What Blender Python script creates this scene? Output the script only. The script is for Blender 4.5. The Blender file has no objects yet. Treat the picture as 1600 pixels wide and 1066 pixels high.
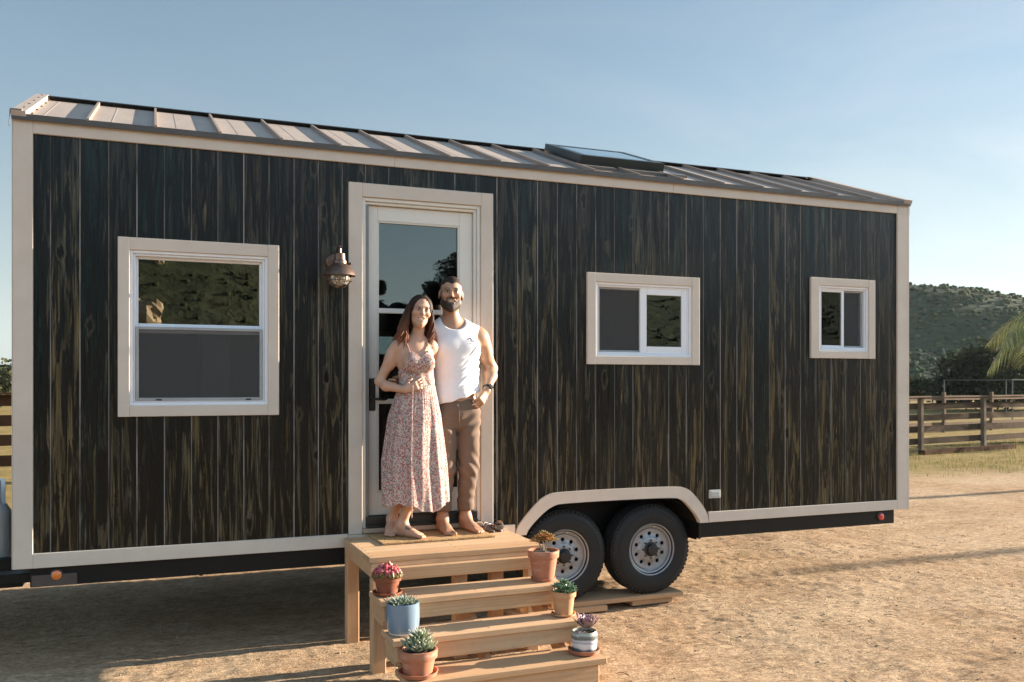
import bpy, math, random
import numpy as np
from mathutils import Vector, Matrix
R = math.radians
PI = math.pi
random.seed(7)
NR = np.random.default_rng(11)
scene = bpy.context.scene
C = scene.collection

# ------------------------------------------------------------------ objects
def tag(o, label=None, cat=None, group=None, kind=None):
    if label: o['label'] = label
    if cat: o['category'] = cat
    if group: o['group'] = group
    if kind: o['kind'] = kind
    return o

def thing(name, label, cat, loc=(0, 0, 0), rotz=0.0, group=None):
    o = bpy.data.objects.new(name, None)
    o.empty_display_size = 0.1
    C.objects.link(o)
    o.location = loc
    o.rotation_euler = (0, 0, rotz)
    return tag(o, label, cat, group)

def copy_tree(o, parent=None):
    c = o.copy()
    C.objects.link(c)
    if parent is not None:
        c.parent = parent
    for ch in list(o.children):
        copy_tree(ch, c)
    return c

class MB:
    """Collects shapes into one mesh."""
    def __init__(s):
        s.v = []; s.f = []; s.m = []; s.c = []
    def add(s, vs, fs, mi=0, M=None, c=None):
        n = len(s.v)
        if M is not None:
            vs = [tuple(M @ Vector(p)) for p in vs]
        s.v.extend([tuple(p) for p in vs])
        s.f.extend([tuple(i + n for i in f) for f in fs])
        s.m.extend([mi] * len(fs))
        s.c.extend([c if c is not None else (1, 1, 1)] * len(vs))
        return s
    def box(s, x0, x1, y0, y1, z0, z1, b=0.003, M=None, mi=0, c=None):
        b = min(b, (x1 - x0) * .45, (y1 - y0) * .45, (z1 - z0) * .45)
        lo = (x0, y0, z0); hi = (x1, y1, z1)
        vs = []; idx = {}
        for sx in (0, 1):
            for sy in (0, 1):
                for sz in (0, 1):
                    for ax in range(3):
                        sg = (sx, sy, sz)
                        p = []
                        for a in range(3):
                            e = hi[a] if sg[a] else lo[a]
                            if a != ax: e += -b if sg[a] else b
                            p.append(e)
                        idx[(sx, sy, sz, ax)] = len(vs); vs.append(p)
        fs = []
        for ax in range(3):
            a1, a2 = (ax + 1) % 3, (ax + 2) % 3
            for sd in (0, 1):
                q = []
                for (u, w) in ((0, 0), (1, 0), (1, 1), (0, 1)):
                    k = [0, 0, 0]; k[ax] = sd; k[a1] = u; k[a2] = w
                    q.append(idx[(*k, ax)])
                fs.append(q if sd else q[::-1])
        for ax in range(3):
            a1, a2 = (ax + 1) % 3, (ax + 2) % 3
            for u in (0, 1):
                for w in (0, 1):
                    k0 = [0, 0, 0]; k1 = [0, 0, 0]
                    k0[a1] = k1[a1] = u; k0[a2] = k1[a2] = w; k1[ax] = 1
                    q = [idx[(*k0, a1)], idx[(*k1, a1)], idx[(*k1, a2)], idx[(*k0, a2)]]
                    fs.append(q if (u ^ w) else q[::-1])
        for sx in (0, 1):
            for sy in (0, 1):
                for sz in (0, 1):
                    q = [idx[(sx, sy, sz, a)] for a in range(3)]
                    fs.append(q if (sx + sy + sz) % 2 else q[::-1])
        return s.add(vs, fs, mi, M, c)
    def lathe(s, prof, n=24, cx=0, cy=0, cz=0, M=None, mi=0, c=None, cap=True):
        vs = []; fs = []
        for (r, z) in prof:
            for k in range(n):
                a = 2 * PI * k / n
                vs.append((cx + r * math.cos(a), cy + r * math.sin(a), cz + z))
        m = len(prof)
        for j in range(m - 1):
            for k in range(n):
                k2 = (k + 1) % n
                fs.append((j * n + k, j * n + k2, (j + 1) * n + k2, (j + 1) * n + k))
        if cap:
            if prof[0][0] > 1e-5: fs.append(tuple(range(n))[::-1])
            if prof[-1][0] > 1e-5: fs.append(tuple((m - 1) * n + k for k in range(n)))
        return s.add(vs, fs, mi, M, c)
    def tube(s, pts, r, n=8, M=None, mi=0, c=None, cap=True, flat=1.0, up=None):
        pts = [Vector(p) for p in pts]
        rr = r if isinstance(r, (list, tuple)) else [r] * len(pts)
        vs = []; fs = []
        nrm = None
        for i, p in enumerate(pts):
            t = (pts[min(i + 1, len(pts) - 1)] - pts[max(i - 1, 0)])
            if t.length < 1e-9: t = Vector((0, 0, 1))
            t.normalize()
            if nrm is None:
                u = Vector(up) if up else (Vector((0, 0, 1)) if abs(t.z) < .9 else Vector((1, 0, 0)))
                nrm = (u - t * u.dot(t)).normalized()
            else:
                nrm = (nrm - t * nrm.dot(t))
                nrm = nrm.normalized() if nrm.length > 1e-6 else Vector((1, 0, 0))
            bn = t.cross(nrm)
            for k in range(n):
                a = 2 * PI * k / n
                vs.append(p + (bn * math.cos(a) + nrm * math.sin(a) * flat) * rr[i])
        for j in range(len(pts) - 1):
            for k in range(n):
                k2 = (k + 1) % n
                fs.append((j * n + k, (j + 1) * n + k, (j + 1) * n + k2, j * n + k2))
        if cap:
            fs.append(tuple(range(n)))
            fs.append(tuple((len(pts) - 1) * n + k for k in range(n))[::-1])
        return s.add(vs, fs, mi, M, c)
    def ell(s, cx, cy, cz, rx, ry, rz, n=10, m=6, M=None, mi=0, c=None, jit=0.0):
        vs = [(0, 0, -1)]; fs = []
        for j in range(1, m):
            t = PI * j / m - PI / 2
            for k in range(n):
                a = 2 * PI * k / n
                vs.append((math.cos(t) * math.cos(a), math.cos(t) * math.sin(a), math.sin(t)))
        vs.append((0, 0, 1))
        for k in range(n):
            fs.append((0, 1 + (k + 1) % n, 1 + k))
            fs.append((len(vs) - 1, 1 + (m - 2) * n + k, 1 + (m - 2) * n + (k + 1) % n))
        for j in range(m - 2):
            for k in range(n):
                a = 1 + j * n + k; b = 1 + j * n + (k + 1) % n
                fs.append((a, b, b + n, a + n))
        out = []
        for p in vs:
            q = 1 + (random.uniform(-jit, jit) if jit else 0)
            out.append((cx + p[0] * rx * q, cy + p[1] * ry * q, cz + p[2] * rz * q))
        return s.add(out, fs, mi, M, c)
    def prism(s, poly, y0, y1, M=None, mi=0, c=None):
        """poly: list of (x,z), counter-clockwise seen from -y; extruded from y0 to y1"""
        n = len(poly)
        vs = [(x, y0, z) for x, z in poly] + [(x, y1, z) for x, z in poly]
        fs = [tuple(range(n)), tuple(range(n, 2 * n))[::-1]]
        for k in range(n):
            k2 = (k + 1) % n
            fs.append((k, k + n, k2 + n, k2))
        return s.add(vs, fs, mi, M, c)
    def build(s, name, mats, parent=None, org=None, ang=35, flat=False):
        """verts are in world axes; org (default: the parent's world spot) becomes the local origin"""
        me = bpy.data.meshes.new(name)
        if org is None: org = ORG(parent) if parent else (0, 0, 0)
        vs = [(p[0] - org[0], p[1] - org[1], p[2] - org[2]) for p in s.v]
        me.from_pydata(vs, [], s.f)
        if not isinstance(mats, (list, tuple)): mats = [mats]
        for m in mats: me.materials.append(m)
        me.polygons.foreach_set('material_index', s.m)
        at = me.color_attributes.new('Col', 'FLOAT_COLOR', 'POINT')
        cc = np.ones((len(s.v), 4), np.float32); cc[:, :3] = np.array(s.c, np.float32)
        at.data.foreach_set('color', cc.ravel())
        me.polygons.foreach_set('use_smooth', [not flat] * len(me.polygons))
        if not flat: me.set_sharp_from_angle(angle=R(ang))
        me.update()
        o = bpy.data.objects.new(name, me)
        C.objects.link(o)
        if parent: o.parent = parent
        else: o.location = org
        return o

def ORG(o):
    p = Vector((0, 0, 0))
    while o is not None:
        p += o.location; o = o.parent
    return p

# ------------------------------------------------------------------ materials
class NT:
    def __init__(s, name):
        s.m = bpy.data.materials.new(name); s.m.use_nodes = True
        s.t = s.m.node_tree; s.n = s.t.nodes; s.n.clear()
        s.out = s.n.new('ShaderNodeOutputMaterial')
    def N(s, typ, **kw):
        nd = s.n.new(typ)
        for k, v in kw.items():
            if k.startswith('i_'):
                key = k[2:]
                nd.inputs[int(key) if key.isdigit() else key.replace('_', ' ')].default_value = v
            else: setattr(nd, k, v)
        return nd
    def L(s, a, b): s.t.links.new(a, b)
    def coord(s, scale=(1, 1, 1), kind='Object'):
        tc = s.N('ShaderNodeTexCoord'); mp = s.N('ShaderNodeMapping')
        mp.inputs['Scale'].default_value = scale
        s.L(tc.outputs[kind], mp.inputs['Vector']); return mp.outputs[0]
    def noise(s, vec, scale=5, detail=6, rough=.6, dist=0.0):
        nd = s.N('ShaderNodeTexNoise'); nd.inputs['Scale'].default_value = scale
        nd.inputs['Detail'].default_value = detail; nd.inputs['Roughness'].default_value = rough
        nd.inputs['Distortion'].default_value = dist
        if vec is not None: s.L(vec, nd.inputs['Vector'])
        return nd.outputs['Fac']
    def ramp(s, fac, stops, interp='LINEAR'):
        r = s.N('ShaderNodeValToRGB'); cr = r.color_ramp; cr.interpolation = interp
        while len(cr.elements) < len(stops): cr.elements.new(.5)
        for e, (p, c) in zip(cr.elements, stops):
            e.position = p; e.color = (*c, 1) if len(c) == 3 else c
        s.L(fac, r.inputs[0]); return r.outputs[0]
    def mix(s, a, b, fac, mode='MIX'):
        m = s.N('ShaderNodeMix', data_type='RGBA', blend_type=mode)
        for inp, v in ((m.inputs[6], a), (m.inputs[7], b), (m.inputs[0], fac)):
            if isinstance(v, (int, float)): inp.default_value = v
            elif isinstance(v, (tuple, list)): inp.default_value = (*v, 1) if len(v) == 3 else v
            else: s.L(v, inp)
        return m.outputs[2]
    def math(s, op, a, b=0.0, c=None, clamp=False):
        m = s.N('ShaderNodeMath', operation=op); m.use_clamp = clamp
        for i, v in enumerate((a, b, c)):
            if v is None: continue
            if isinstance(v, (int, float)): m.inputs[i].default_value = v
            else: s.L(v, m.inputs[i])
        return m.outputs[0]
    def bump(s, h, strength=.3, dist=.01, prev=None):
        b = s.N('ShaderNodeBump'); b.inputs['Strength'].default_value = strength
        b.inputs['Distance'].default_value = dist
        s.L(h, b.inputs['Height'])
        if prev is not None: s.L(prev, b.inputs['Normal'])
        return b.outputs[0]
    def bsdf(s, color, rough=.6, metal=0.0, spec=.5, normal=None, **kw):
        p = s.N('ShaderNodeBsdfPrincipled')
        for key, v in (('Base Color', color), ('Roughness', rough), ('Metallic', metal), ('Specular IOR Level', spec)):
            if isinstance(v, (int, float)): p.inputs[key].default_value = v
            elif isinstance(v, (tuple, list)): p.inputs[key].default_value = (*v, 1) if len(v) == 3 else v
            else: s.L(v, p.inputs[key])
        for k, v in kw.items(): p.inputs[k.replace('_', ' ')].default_value = v
        if normal is not None: s.L(normal, p.inputs['Normal'])
        s.L(p.outputs[0], s.out.inputs[0]); s.p = p
        return p
    def attr(s, name='Col'):
        a = s.N('ShaderNodeAttribute'); a.attribute_name = name; return a

def plain(name, c1, c2=None, scale=8, rough=.6, metal=0.0, spec=.5, bump=0.0, bscale=60, stretch=(1, 1, 1), detail=6, coat=0.0, bdist=.004):
    t = NT(name)
    v = t.coord(stretch)
    c2 = c2 or tuple(x * .75 for x in c1)
    f = t.noise(v, scale, detail, .62)
    col = t.ramp(f, [(.3, c2), (.7, c1)])
    f2 = t.noise(v, scale * 7, 4, .6)
    col = t.mix(col, (.5, .5, .5), t.math('MULTIPLY', f2, .12), 'OVERLAY')
    nr = t.bump(t.noise(v, bscale, 5, .6), bump, bdist) if bump else None
    rg = t.math('ADD', t.math('MULTIPLY', f2, .2), rough - .1)
    t.bsdf(col, rg, metal, spec, nr, Coat_Weight=coat)
    return t.m

def attr_mat(name, rough=.6, spec=.4, var=.35, scale=30, bump=0.0, bscale=80, sss=0.0, trans=0.0, sheen=0.0):
    """base colour comes from the mesh's own 'Col' attribute, broken up with noise"""
    t = NT(name)
    v = t.coord()
    a = t.attr()
    f = t.noise(v, scale, 5, .6)
    col = t.mix(a.outputs['Color'], t.ramp(f, [(.25, (.45, .45, .45)), (.75, (1.25, 1.25, 1.25))]), var, 'MULTIPLY')
    nr = t.bump(t.noise(v, bscale, 4, .6), bump, .003) if bump else None
    p = t.bsdf(col, rough, 0, spec, nr)
    if sss:
        p.inputs['Subsurface Weight'].default_value = sss
        p.inputs['Subsurface Radius'].default_value = (.012, .005, .003)
        p.inputs['Subsurface Scale'].default_value = 1.0
    if sheen: p.inputs['Sheen Weight'].default_value = sheen
    if trans:
        tr = t.N('ShaderNodeBsdfTranslucent'); t.L(col, tr.inputs[0])
        mx = t.N('ShaderNodeMixShader'); mx.inputs[0].default_value = trans
        t.L(p.outputs[0], mx.inputs[1]); t.L(tr.outputs[0], mx.inputs[2])
        t.L(mx.outputs[0], t.out.inputs[0])
    return t.m

# ------------------------------------------------------------------ signed-distance bodies
class Field:
    def __init__(s, lo, hi, h):
        s.lo = np.array(lo, float); s.h = h
        s.n = np.ceil((np.array(hi) - s.lo) / h).astype(int) + 1
        s.d = np.full(tuple(s.n), .06, np.float32)
    def reg(s, lo, hi):
        a = np.clip(np.floor((np.array(lo) - s.lo) / s.h).astype(int), 0, s.n)
        b = np.clip(np.ceil((np.array(hi) - s.lo) / s.h).astype(int) + 1, 0, s.n)
        if np.any(b <= a): return None
        sl = tuple(slice(x, y) for x, y in zip(a, b))
        g = [(np.arange(x, y, dtype=np.float32) * s.h + o) for x, y, o in zip(a, b, s.lo)]
        return sl, g[0][:, None, None], g[1][None, :, None], g[2][None, None, :]
    def put(s, lo, hi, fn, k, op):
        m = max(k, 0) + 3 * s.h
        r = s.reg(np.array(lo) - m, np.array(hi) + m)
        if r is None: return s
        sl, X, Y, Z = r
        d = fn(X, Y, Z).astype(np.float32); a = s.d[sl]
        if op == 'add':
            if k > 0:
                h = np.maximum(k - np.abs(a - d), 0) / k
                s.d[sl] = np.minimum(a, d) - h * h * k * .25
            else: s.d[sl] = np.minimum(a, d)
        elif op == 'sub':
            d = -d
            if k > 0:
                h = np.maximum(k - np.abs(a - d), 0) / k
                s.d[sl] = np.maximum(a, d) + h * h * k * .25
            else: s.d[sl] = np.maximum(a, d)
        return s
    def cone(s, a, b, ra, rb=None, k=.02, op='add'):
        rb = ra if rb is None else rb
        a = np.array(a, float); b = np.array(b, float); ab = b - a; L2 = max(float(ab @ ab), 1e-9)
        def fn(X, Y, Z):
            t = np.clip(((X - a[0]) * ab[0] + (Y - a[1]) * ab[1] + (Z - a[2]) * ab[2]) / L2, 0, 1)
            return np.sqrt((X - a[0] - t * ab[0]) ** 2 + (Y - a[1] - t * ab[1]) ** 2 + (Z - a[2] - t * ab[2]) ** 2) - (ra + (rb - ra) * t)
        rm = max(ra, rb)
        return s.put(np.minimum(a, b) - rm, np.maximum(a, b) + rm, fn, k, op)
    def chain(s, pts, rs, k=.02, op='add'):
        for i in range(len(pts) - 1): s.cone(pts[i], pts[i + 1], rs[i], rs[i + 1], k, op)
        return s
    def ell(s, c, r, k=.02, op='add', ax=None):
        c = np.array(c, float); r = np.array(r, float)
        A = np.eye(3) if ax is None else np.array(ax, float)      # rows: the ellipsoid's axes
        rm = float(r.max())
        def fn(X, Y, Z):
            dx, dy, dz = X - c[0], Y - c[1], Z - c[2]
            q = [(dx * A[i, 0] + dy * A[i, 1] + dz * A[i, 2]) for i in range(3)]
            k0 = np.sqrt(sum((q[i] / r[i]) ** 2 for i in range(3)))
            k1 = np.sqrt(sum((q[i] / r[i] ** 2) ** 2 for i in range(3))) + 1e-6
            return k0 * (k0 - 1) / k1
        ext = r if ax is None else np.array([rm] * 3)
        return s.put(c - ext, c + ext, fn, k, op)
    def grid(s):
        return s.reg(s.lo - 1, s.lo + s.n * s.h + 1)[1:]
    def cut(s, fn):
        """keep only where fn < 0"""
        X, Y, Z = s.grid(); s.d = np.maximum(s.d, fn(X, Y, Z).astype(np.float32)); return s
    def warp(s, fn):
        X, Y, Z = s.grid(); s.d = s.d + fn(X, Y, Z).astype(np.float32); return s
    def mesh(s, name, mats, parent=None, color=None, smooth=1, org=None):
        d = s.d; ins = d < 0
        c = np.zeros(tuple(np.array(d.shape) - 1), np.uint8)
        O = [(i, j, k) for i in (0, 1) for j in (0, 1) for k in (0, 1)]
        for (i, j, k) in O:
            c += ins[i:d.shape[0] - 1 + i, j:d.shape[1] - 1 + j, k:d.shape[2] - 1 + k]
        act = (c > 0) & (c < 8)
        ids = np.argwhere(act)
        idx = -np.ones(c.shape, np.int64); idx[act] = np.arange(len(ids))
        acc = np.zeros((len(ids), 3)); cnt = np.zeros(len(ids))
        for a in O:
            for ax in range(3):
                if a[ax]: continue
                b = list(a); b[ax] = 1
                da = d[ids[:, 0] + a[0], ids[:, 1] + a[1], ids[:, 2] + a[2]]
                db = d[ids[:, 0] + b[0], ids[:, 1] + b[1], ids[:, 2] + b[2]]
                m = (da < 0) != (db < 0)
                t = np.where(m, da / np.where(m, da - db, 1), 0)
                p = np.array(a, float)[None, :].repeat(len(ids), 0); p[:, ax] += t
                acc += p * m[:, None]; cnt += m
        V = (ids + acc / cnt[:, None]) * s.h + s.lo
        F = []
        for ax in range(3):
            a1, a2 = (ax + 1) % 3, (ax + 2) % 3
            sl0 = [slice(None)] * 3; sl1 = [slice(None)] * 3
            sl0[ax] = slice(0, -1); sl1[ax] = slice(1, None)
            A = ins[tuple(sl0)]; B = ins[tuple(sl1)]
            e = np.argwhere(A != B)
            ok = (e[:, a1] > 0) & (e[:, a2] > 0) & (e[:, a1] < d.shape[a1] - 1) & (e[:, a2] < d.shape[a2] - 1)
            e = e[ok]
            sg = A[e[:, 0], e[:, 1], e[:, 2]]
            q = []
            for (u, w) in ((0, 0), (-1, 0), (-1, -1), (0, -1)):
                p = e.copy(); p[:, a1] += u; p[:, a2] += w
                q.append(idx[p[:, 0], p[:, 1], p[:, 2]])
            q = np.stack(q, 1)
            q[~sg] = q[~sg][:, ::-1]
            F.append(q)
        F = np.concatenate(F); F = F[(F >= 0).all(1)]
        for _ in range(smooth):
            S = np.zeros_like(V); n = np.zeros(len(V))
            for i in range(4):
                a, b = F[:, i], F[:, (i + 1) % 4]
                np.add.at(S, a, V[b]); np.add.at(n, a, 1); np.add.at(S, b, V[a]); np.add.at(n, b, 1)
            V = V * .5 + .5 * S / np.maximum(n, 1)[:, None]
        if org is None: org = ORG(parent) if parent else Vector((0, 0, 0))
        me = bpy.data.meshes.new(name)
        W = V - np.array(org)
        me.vertices.add(len(W)); me.vertices.foreach_set('co', W.astype(np.float32).ravel())
        me.loops.add(F.size); me.loops.foreach_set('vertex_index', F.astype(np.int32).ravel())
        me.polygons.add(len(F))
        me.polygons.foreach_set('loop_start', np.arange(0, F.size, 4, dtype=np.int32))
        me.update(calc_edges=True)
        if not isinstance(mats, (list, tuple)): mats = [mats]
        for m in mats: me.materials.append(m)
        if color is not None:
            at = me.color_attributes.new('Col', 'FLOAT_COLOR', 'POINT')
            cc = np.ones((len(V), 4), np.float32); cc[:, :3] = color(V)
            at.data.foreach_set('color', cc.ravel())
        me.polygons.foreach_set('use_smooth', [True] * len(F))
        me.validate(); me.update()
        o = bpy.data.objects.new(name, me); C.objects.link(o)
        if parent: o.parent = parent
        else: o.location = org
        return o

def vnoise(X, Y, seed=0):
    """smooth value noise on numpy arrays"""
    xi = np.floor(X).astype(np.int64); yi = np.floor(Y).astype(np.int64)
    fx = X - xi; fy = Y - yi
    fx = fx * fx * (3 - 2 * fx); fy = fy * fy * (3 - 2 * fy)
    def h(a, b):
        n = (a * 374761393 + b * 668265263 + seed * 982451653) & 0x7fffffff
        n = ((n ^ (n >> 13)) * 1274126177) & 0x7fffffff
        return ((n ^ (n >> 16)) & 0xffff) / 65535.0
    return (h(xi, yi) * (1 - fx) + h(xi + 1, yi) * fx) * (1 - fy) + (h(xi, yi + 1) * (1 - fx) + h(xi + 1, yi + 1) * fx) * fy
# ------------------------------------------------------------------ camera, sky, sun
SUN_EL, SUN_AZ = R(12.4), R(-.35)           # azimuth measured from +X towards +Y
SUN = Vector((math.cos(SUN_EL) * math.cos(SUN_AZ), math.cos(SUN_EL) * math.sin(SUN_AZ), math.sin(SUN_EL)))
cam = bpy.data.cameras.new('camera'); camo = bpy.data.objects.new('camera', cam); C.objects.link(camo)
cam.sensor_width = 36; cam.lens = 36 * 1394 / 1600; cam.shift_y = 67 / 1600
cam.clip_start = .05; cam.clip_end = 20000
camo.location = (.815, -6.345, 1.81)
camo.rotation_euler = (R(90), 0, -math.atan(560 / 1394))
scene.camera = camo

w = bpy.data.worlds.new('World'); scene.world = w; w.use_nodes = True
nt = w.node_tree; nt.nodes.clear()
sky = nt.nodes.new('ShaderNodeTexSky'); sky.sky_type = 'NISHITA'; sky.sun_disc = False
sky.sun_elevation = SUN_EL; sky.sun_rotation = R(90) - SUN_AZ
sky.air_density = 1.0; sky.dust_density = .35; sky.ozone_density = 1.0; sky.altitude = 200
bg = nt.nodes.new('ShaderNodeBackground'); bg.inputs[1].default_value = SKY_STRENGTH = 0.050
wo = nt.nodes.new('ShaderNodeOutputWorld')
hs = nt.nodes.new('ShaderNodeHueSaturation'); hs.inputs['Saturation'].default_value = .88; hs.inputs['Hue'].default_value = .492
nt.links.new(sky.outputs[0], hs.inputs['Color'])
def wn_(typ, **kw):
    n = nt.nodes.new(typ)
    for k, v in kw.items(): setattr(n, k, v)
    return n
def wmath(op, a, b=0.0, clamp=False):
    m = wn_('ShaderNodeMath', operation=op); m.use_clamp = clamp
    for i, v in enumerate((a, b)):
        if isinstance(v, (int, float)): m.inputs[i].default_value = v
        else: nt.links.new(v, m.inputs[i])
    return m.outputs[0]
def wmix(a, b, f, mode='MIX'):
    m = wn_('ShaderNodeMix', data_type='RGBA', blend_type=mode)
    for inp, v in ((m.inputs[6], a), (m.inputs[7], b), (m.inputs[0], f)):
        if isinstance(v, (int, float)): inp.default_value = v
        elif isinstance(v, tuple): inp.default_value = (*v, 1)
        else: nt.links.new(v, inp)
    return m.outputs[2]
tcw = wn_('ShaderNodeTexCoord'); sxw = wn_('ShaderNodeSeparateXYZ'); nt.links.new(tcw.outputs['Generated'], sxw.inputs[0])
DX_, DY_, DZ_ = sxw.outputs
bw_ = wn_('ShaderNodeRGBToBW'); nt.links.new(hs.outputs[0], bw_.inputs[0])
# milky blue air near the horizon instead of a yellow band
milk = wmix(hs.outputs[0], wmix((.86, 1.0, 1.06), bw_.outputs[0], 1.0, 'MULTIPLY'), wmath('MULTIPLY', wmath('SUBTRACT', 1.0, wmath('MULTIPLY', DZ_, 3.2), True), .85))
# thin high cirrus, densest towards the sun
mpw = wn_('ShaderNodeMapping'); mpw.inputs['Scale'].default_value = (1.6, 4.0, 6.5); mpw.inputs['Rotation'].default_value = (0, .5, .4); nt.links.new(tcw.outputs['Generated'], mpw.inputs[0])
nw = wn_('ShaderNodeTexNoise'); nw.inputs['Scale'].default_value = 1.5; nw.inputs['Detail'].default_value = 7; nw.inputs['Roughness'].default_value = .55; nw.inputs['Distortion'].default_value = .8; nt.links.new(mpw.outputs[0], nw.inputs['Vector'])
cf = wmath('MULTIPLY', wmath('MULTIPLY', wmath('SUBTRACT', nw.outputs['Fac'], .42, True), 1.5, True), wmath('ADD', wmath('MULTIPLY', DX_, .55), .12, True), True)
cir = wmix(milk, wmix((1.5, 1.55, 1.6), bw_.outputs[0], 1.0, 'MULTIPLY'), cf)
# fill added for the facade: the unseen sky behind the camera is scaled brighter
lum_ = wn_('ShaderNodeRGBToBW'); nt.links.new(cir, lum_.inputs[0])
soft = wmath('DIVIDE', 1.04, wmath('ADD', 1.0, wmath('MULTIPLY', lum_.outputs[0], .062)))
south_fill = wmath('MULTIPLY', soft, wmath('ADD', 1.0, wmath('MULTIPLY', wmath('ADD', wmath('MULTIPLY', DY_, -1.6), .1, True), 1.5)))
vm = wn_('ShaderNodeVectorMath', operation='SCALE'); nt.links.new(cir, vm.inputs[0]); nt.links.new(south_fill, vm.inputs['Scale'])
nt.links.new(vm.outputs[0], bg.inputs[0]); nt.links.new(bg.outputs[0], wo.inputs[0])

sl = bpy.data.lights.new('sun', 'SUN'); sl.energy = 5.0; sl.angle = R(.5); sl.color = (1.0, .86, .70)
so = bpy.data.objects.new('sun', sl); C.objects.link(so)
so.rotation_mode = 'QUATERNION'; so.rotation_quaternion = (-SUN).to_track_quat('-Z', 'Y')

vs_ = scene.view_settings
scene.display_settings.display_device = 'sRGB'
vs_.view_transform = 'Standard'; vs_.look = 'None'; vs_.gamma = 1; vs_.use_curve_mapping = False
vs_.exposure = 2.05
scene.render.engine = 'CYCLES'
scene.cycles.use_denoising = True
scene.cycles.max_bounces = 6; scene.cycles.transparent_max_bounces = 12
scene.cycles.caustics_reflective = False; scene.cycles.caustics_refractive = False
scene.cycles.sample_clamp_indirect = 6

# ------------------------------------------------------------------ ground
def axis(lo, hi, step, far_lo, far_hi, g=1.09):
    a = list(np.arange(lo, hi, step))
    s = step; x = hi
    while x < far_hi: a.append(x); s *= g; x += s
    a.append(far_hi)
    s = step; x = lo - step; b = []
    while x > far_lo: b.append(x); s *= g; x -= s
    b.append(far_lo)
    return np.array(b[::-1] + a)

_r = random.Random(3)
FEET = [(_r.uniform(3.4, 9.5), _r.uniform(-2.6, 1.2), _r.uniform(0, 2 * PI)) for _ in range(34)] + [(_r.uniform(0, 1.9), _r.uniform(-1.2, -.1), _r.uniform(0, 2 * PI)) for _ in range(22)]
def ground_height(X, Y):
    d = np.sqrt((X - 3) ** 2 + (Y + 1) ** 2)
    near = np.clip(1 - d / 60, 0, 1)
    z = .030 * (vnoise(X * .9, Y * .9, 1) - .5) + .012 * (vnoise(X * 2.6, Y * 2.6, 2) - .5)
    z += .0065 * (vnoise(X * 6, Y * 9, 3) - .5) + .0075 * (vnoise(X * 17, Y * 19, 4) - .5)
    cl = vnoise(X * 22, Y * 22, 5); z += .013 * np.clip(cl - .64, 0, 1) * vnoise(X * 1.3, Y * 1.3, 8) * 2
    # old tyre ruts running past the trailer
    for (px, py, dx, dy, wd) in ((5.2, .75, 1, -.05, .11), (6.3, -1.9, .93, .30, .11), (6.9, -2.9, .93, .30, .11), (8.0, 1.5, 1, .16, .12), (8.2, 2.7, 1, .16, .12)):
        n = math.hypot(dx, dy); dx /= n; dy /= n
        u = (X - px) * dx + (Y - py) * dy; v = -(X - px) * dy + (Y - py) * dx + .12 * np.sin(u * .6)
        rut = np.exp(-(v / wd) ** 2); lip = np.exp(-((np.abs(v) - wd * 1.5) / (wd * .5)) ** 2)
        z += (-.020 * rut + .012 * lip) * (.5 + .5 * np.sin(u * 30) * .3)
    for (fx, fy, fa) in FEET:
        m = (np.abs(X - fx) < .25) & (np.abs(Y - fy) < .25)
        if not m.any(): continue
        u = (X[m] - fx) * math.cos(fa) + (Y[m] - fy) * math.sin(fa); v = -(X[m] - fx) * math.sin(fa) + (Y[m] - fy) * math.cos(fa)
        d_ = np.maximum(np.abs(u) / .135, np.abs(v) / (.045 + .012 * np.sign(u)))
        z[m] += -.0050 * np.exp(-d_ ** 4) + .0022 * np.exp(-((d_ - 1.25) / .2) ** 2)
    return z * near - .008

gx = axis(-1.5, 9.0, .026, -1500, 1500); gy = axis(-2.6, 4.0, .026, -1500, 1500)
GX, GY = np.meshgrid(gx, gy, indexing='ij')
GZ = ground_height(GX, GY)
def grid_mesh(name, X, Y, Z, mat, smooth=True):
    nx, ny = X.shape
    co = np.stack([X, Y, Z], -1).reshape(-1, 3)
    i = np.arange(nx * ny).reshape(nx, ny)
    F = np.stack([i[:-1, :-1], i[1:, :-1], i[1:, 1:], i[:-1, 1:]], -1).reshape(-1, 4)
    me = bpy.data.meshes.new(name)
    me.vertices.add(len(co)); me.vertices.foreach_set('co', co.astype(np.float32).ravel())
    me.loops.add(F.size); me.loops.foreach_set('vertex_index', F.astype(np.int32).ravel())
    me.polygons.add(len(F)); me.polygons.foreach_set('loop_start', np.arange(0, F.size, 4, dtype=np.int32))
    me.update(calc_edges=True)
    me.polygons.foreach_set('use_smooth', [smooth] * len(F)); me.materials.append(mat); me.update()
    o = bpy.data.objects.new(name, me); C.objects.link(o); return o

t = NT('dirt')
v = t.coord()
big = t.noise(v, .55, 5, .6); mid = t.noise(v, 3.2, 6, .65); fine = t.noise(v, 26, 6, .7); grit = t.noise(v, 120, 3, .7)
vst = t.coord((2.2, 9, 4)); streak = t.noise(vst, 1.6, 5, .6)
col = t.ramp(mid, [(.28, (.33, .215, .125)), (.5, (.45, .308, .19)), (.72, (.54, .39, .255))])
col = t.mix(col, (.54, .405, .27), t.ramp(big, [(.42, (0, 0, 0)), (.62, (.85, .85, .85))]))
vst2 = t.coord((7, 30, 9)); streak2 = t.noise(vst2, 1.5, 5, .65)
col = t.mix(col, (.17, .105, .055), t.ramp(streak2, [(.53, (0, 0, 0)), (.66, (.6, .6, .6))]))
col = t.mix(col, (.25, .165, .095), t.ramp(streak, [(.50, (0, 0, 0)), (.66, (.6, .6, .6))]))
col = t.mix(col, t.ramp(fine, [(.3, (.5, .47, .44)), (.62, (1.12, 1.12, 1.12))]), .75, 'MULTIPLY')
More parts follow.
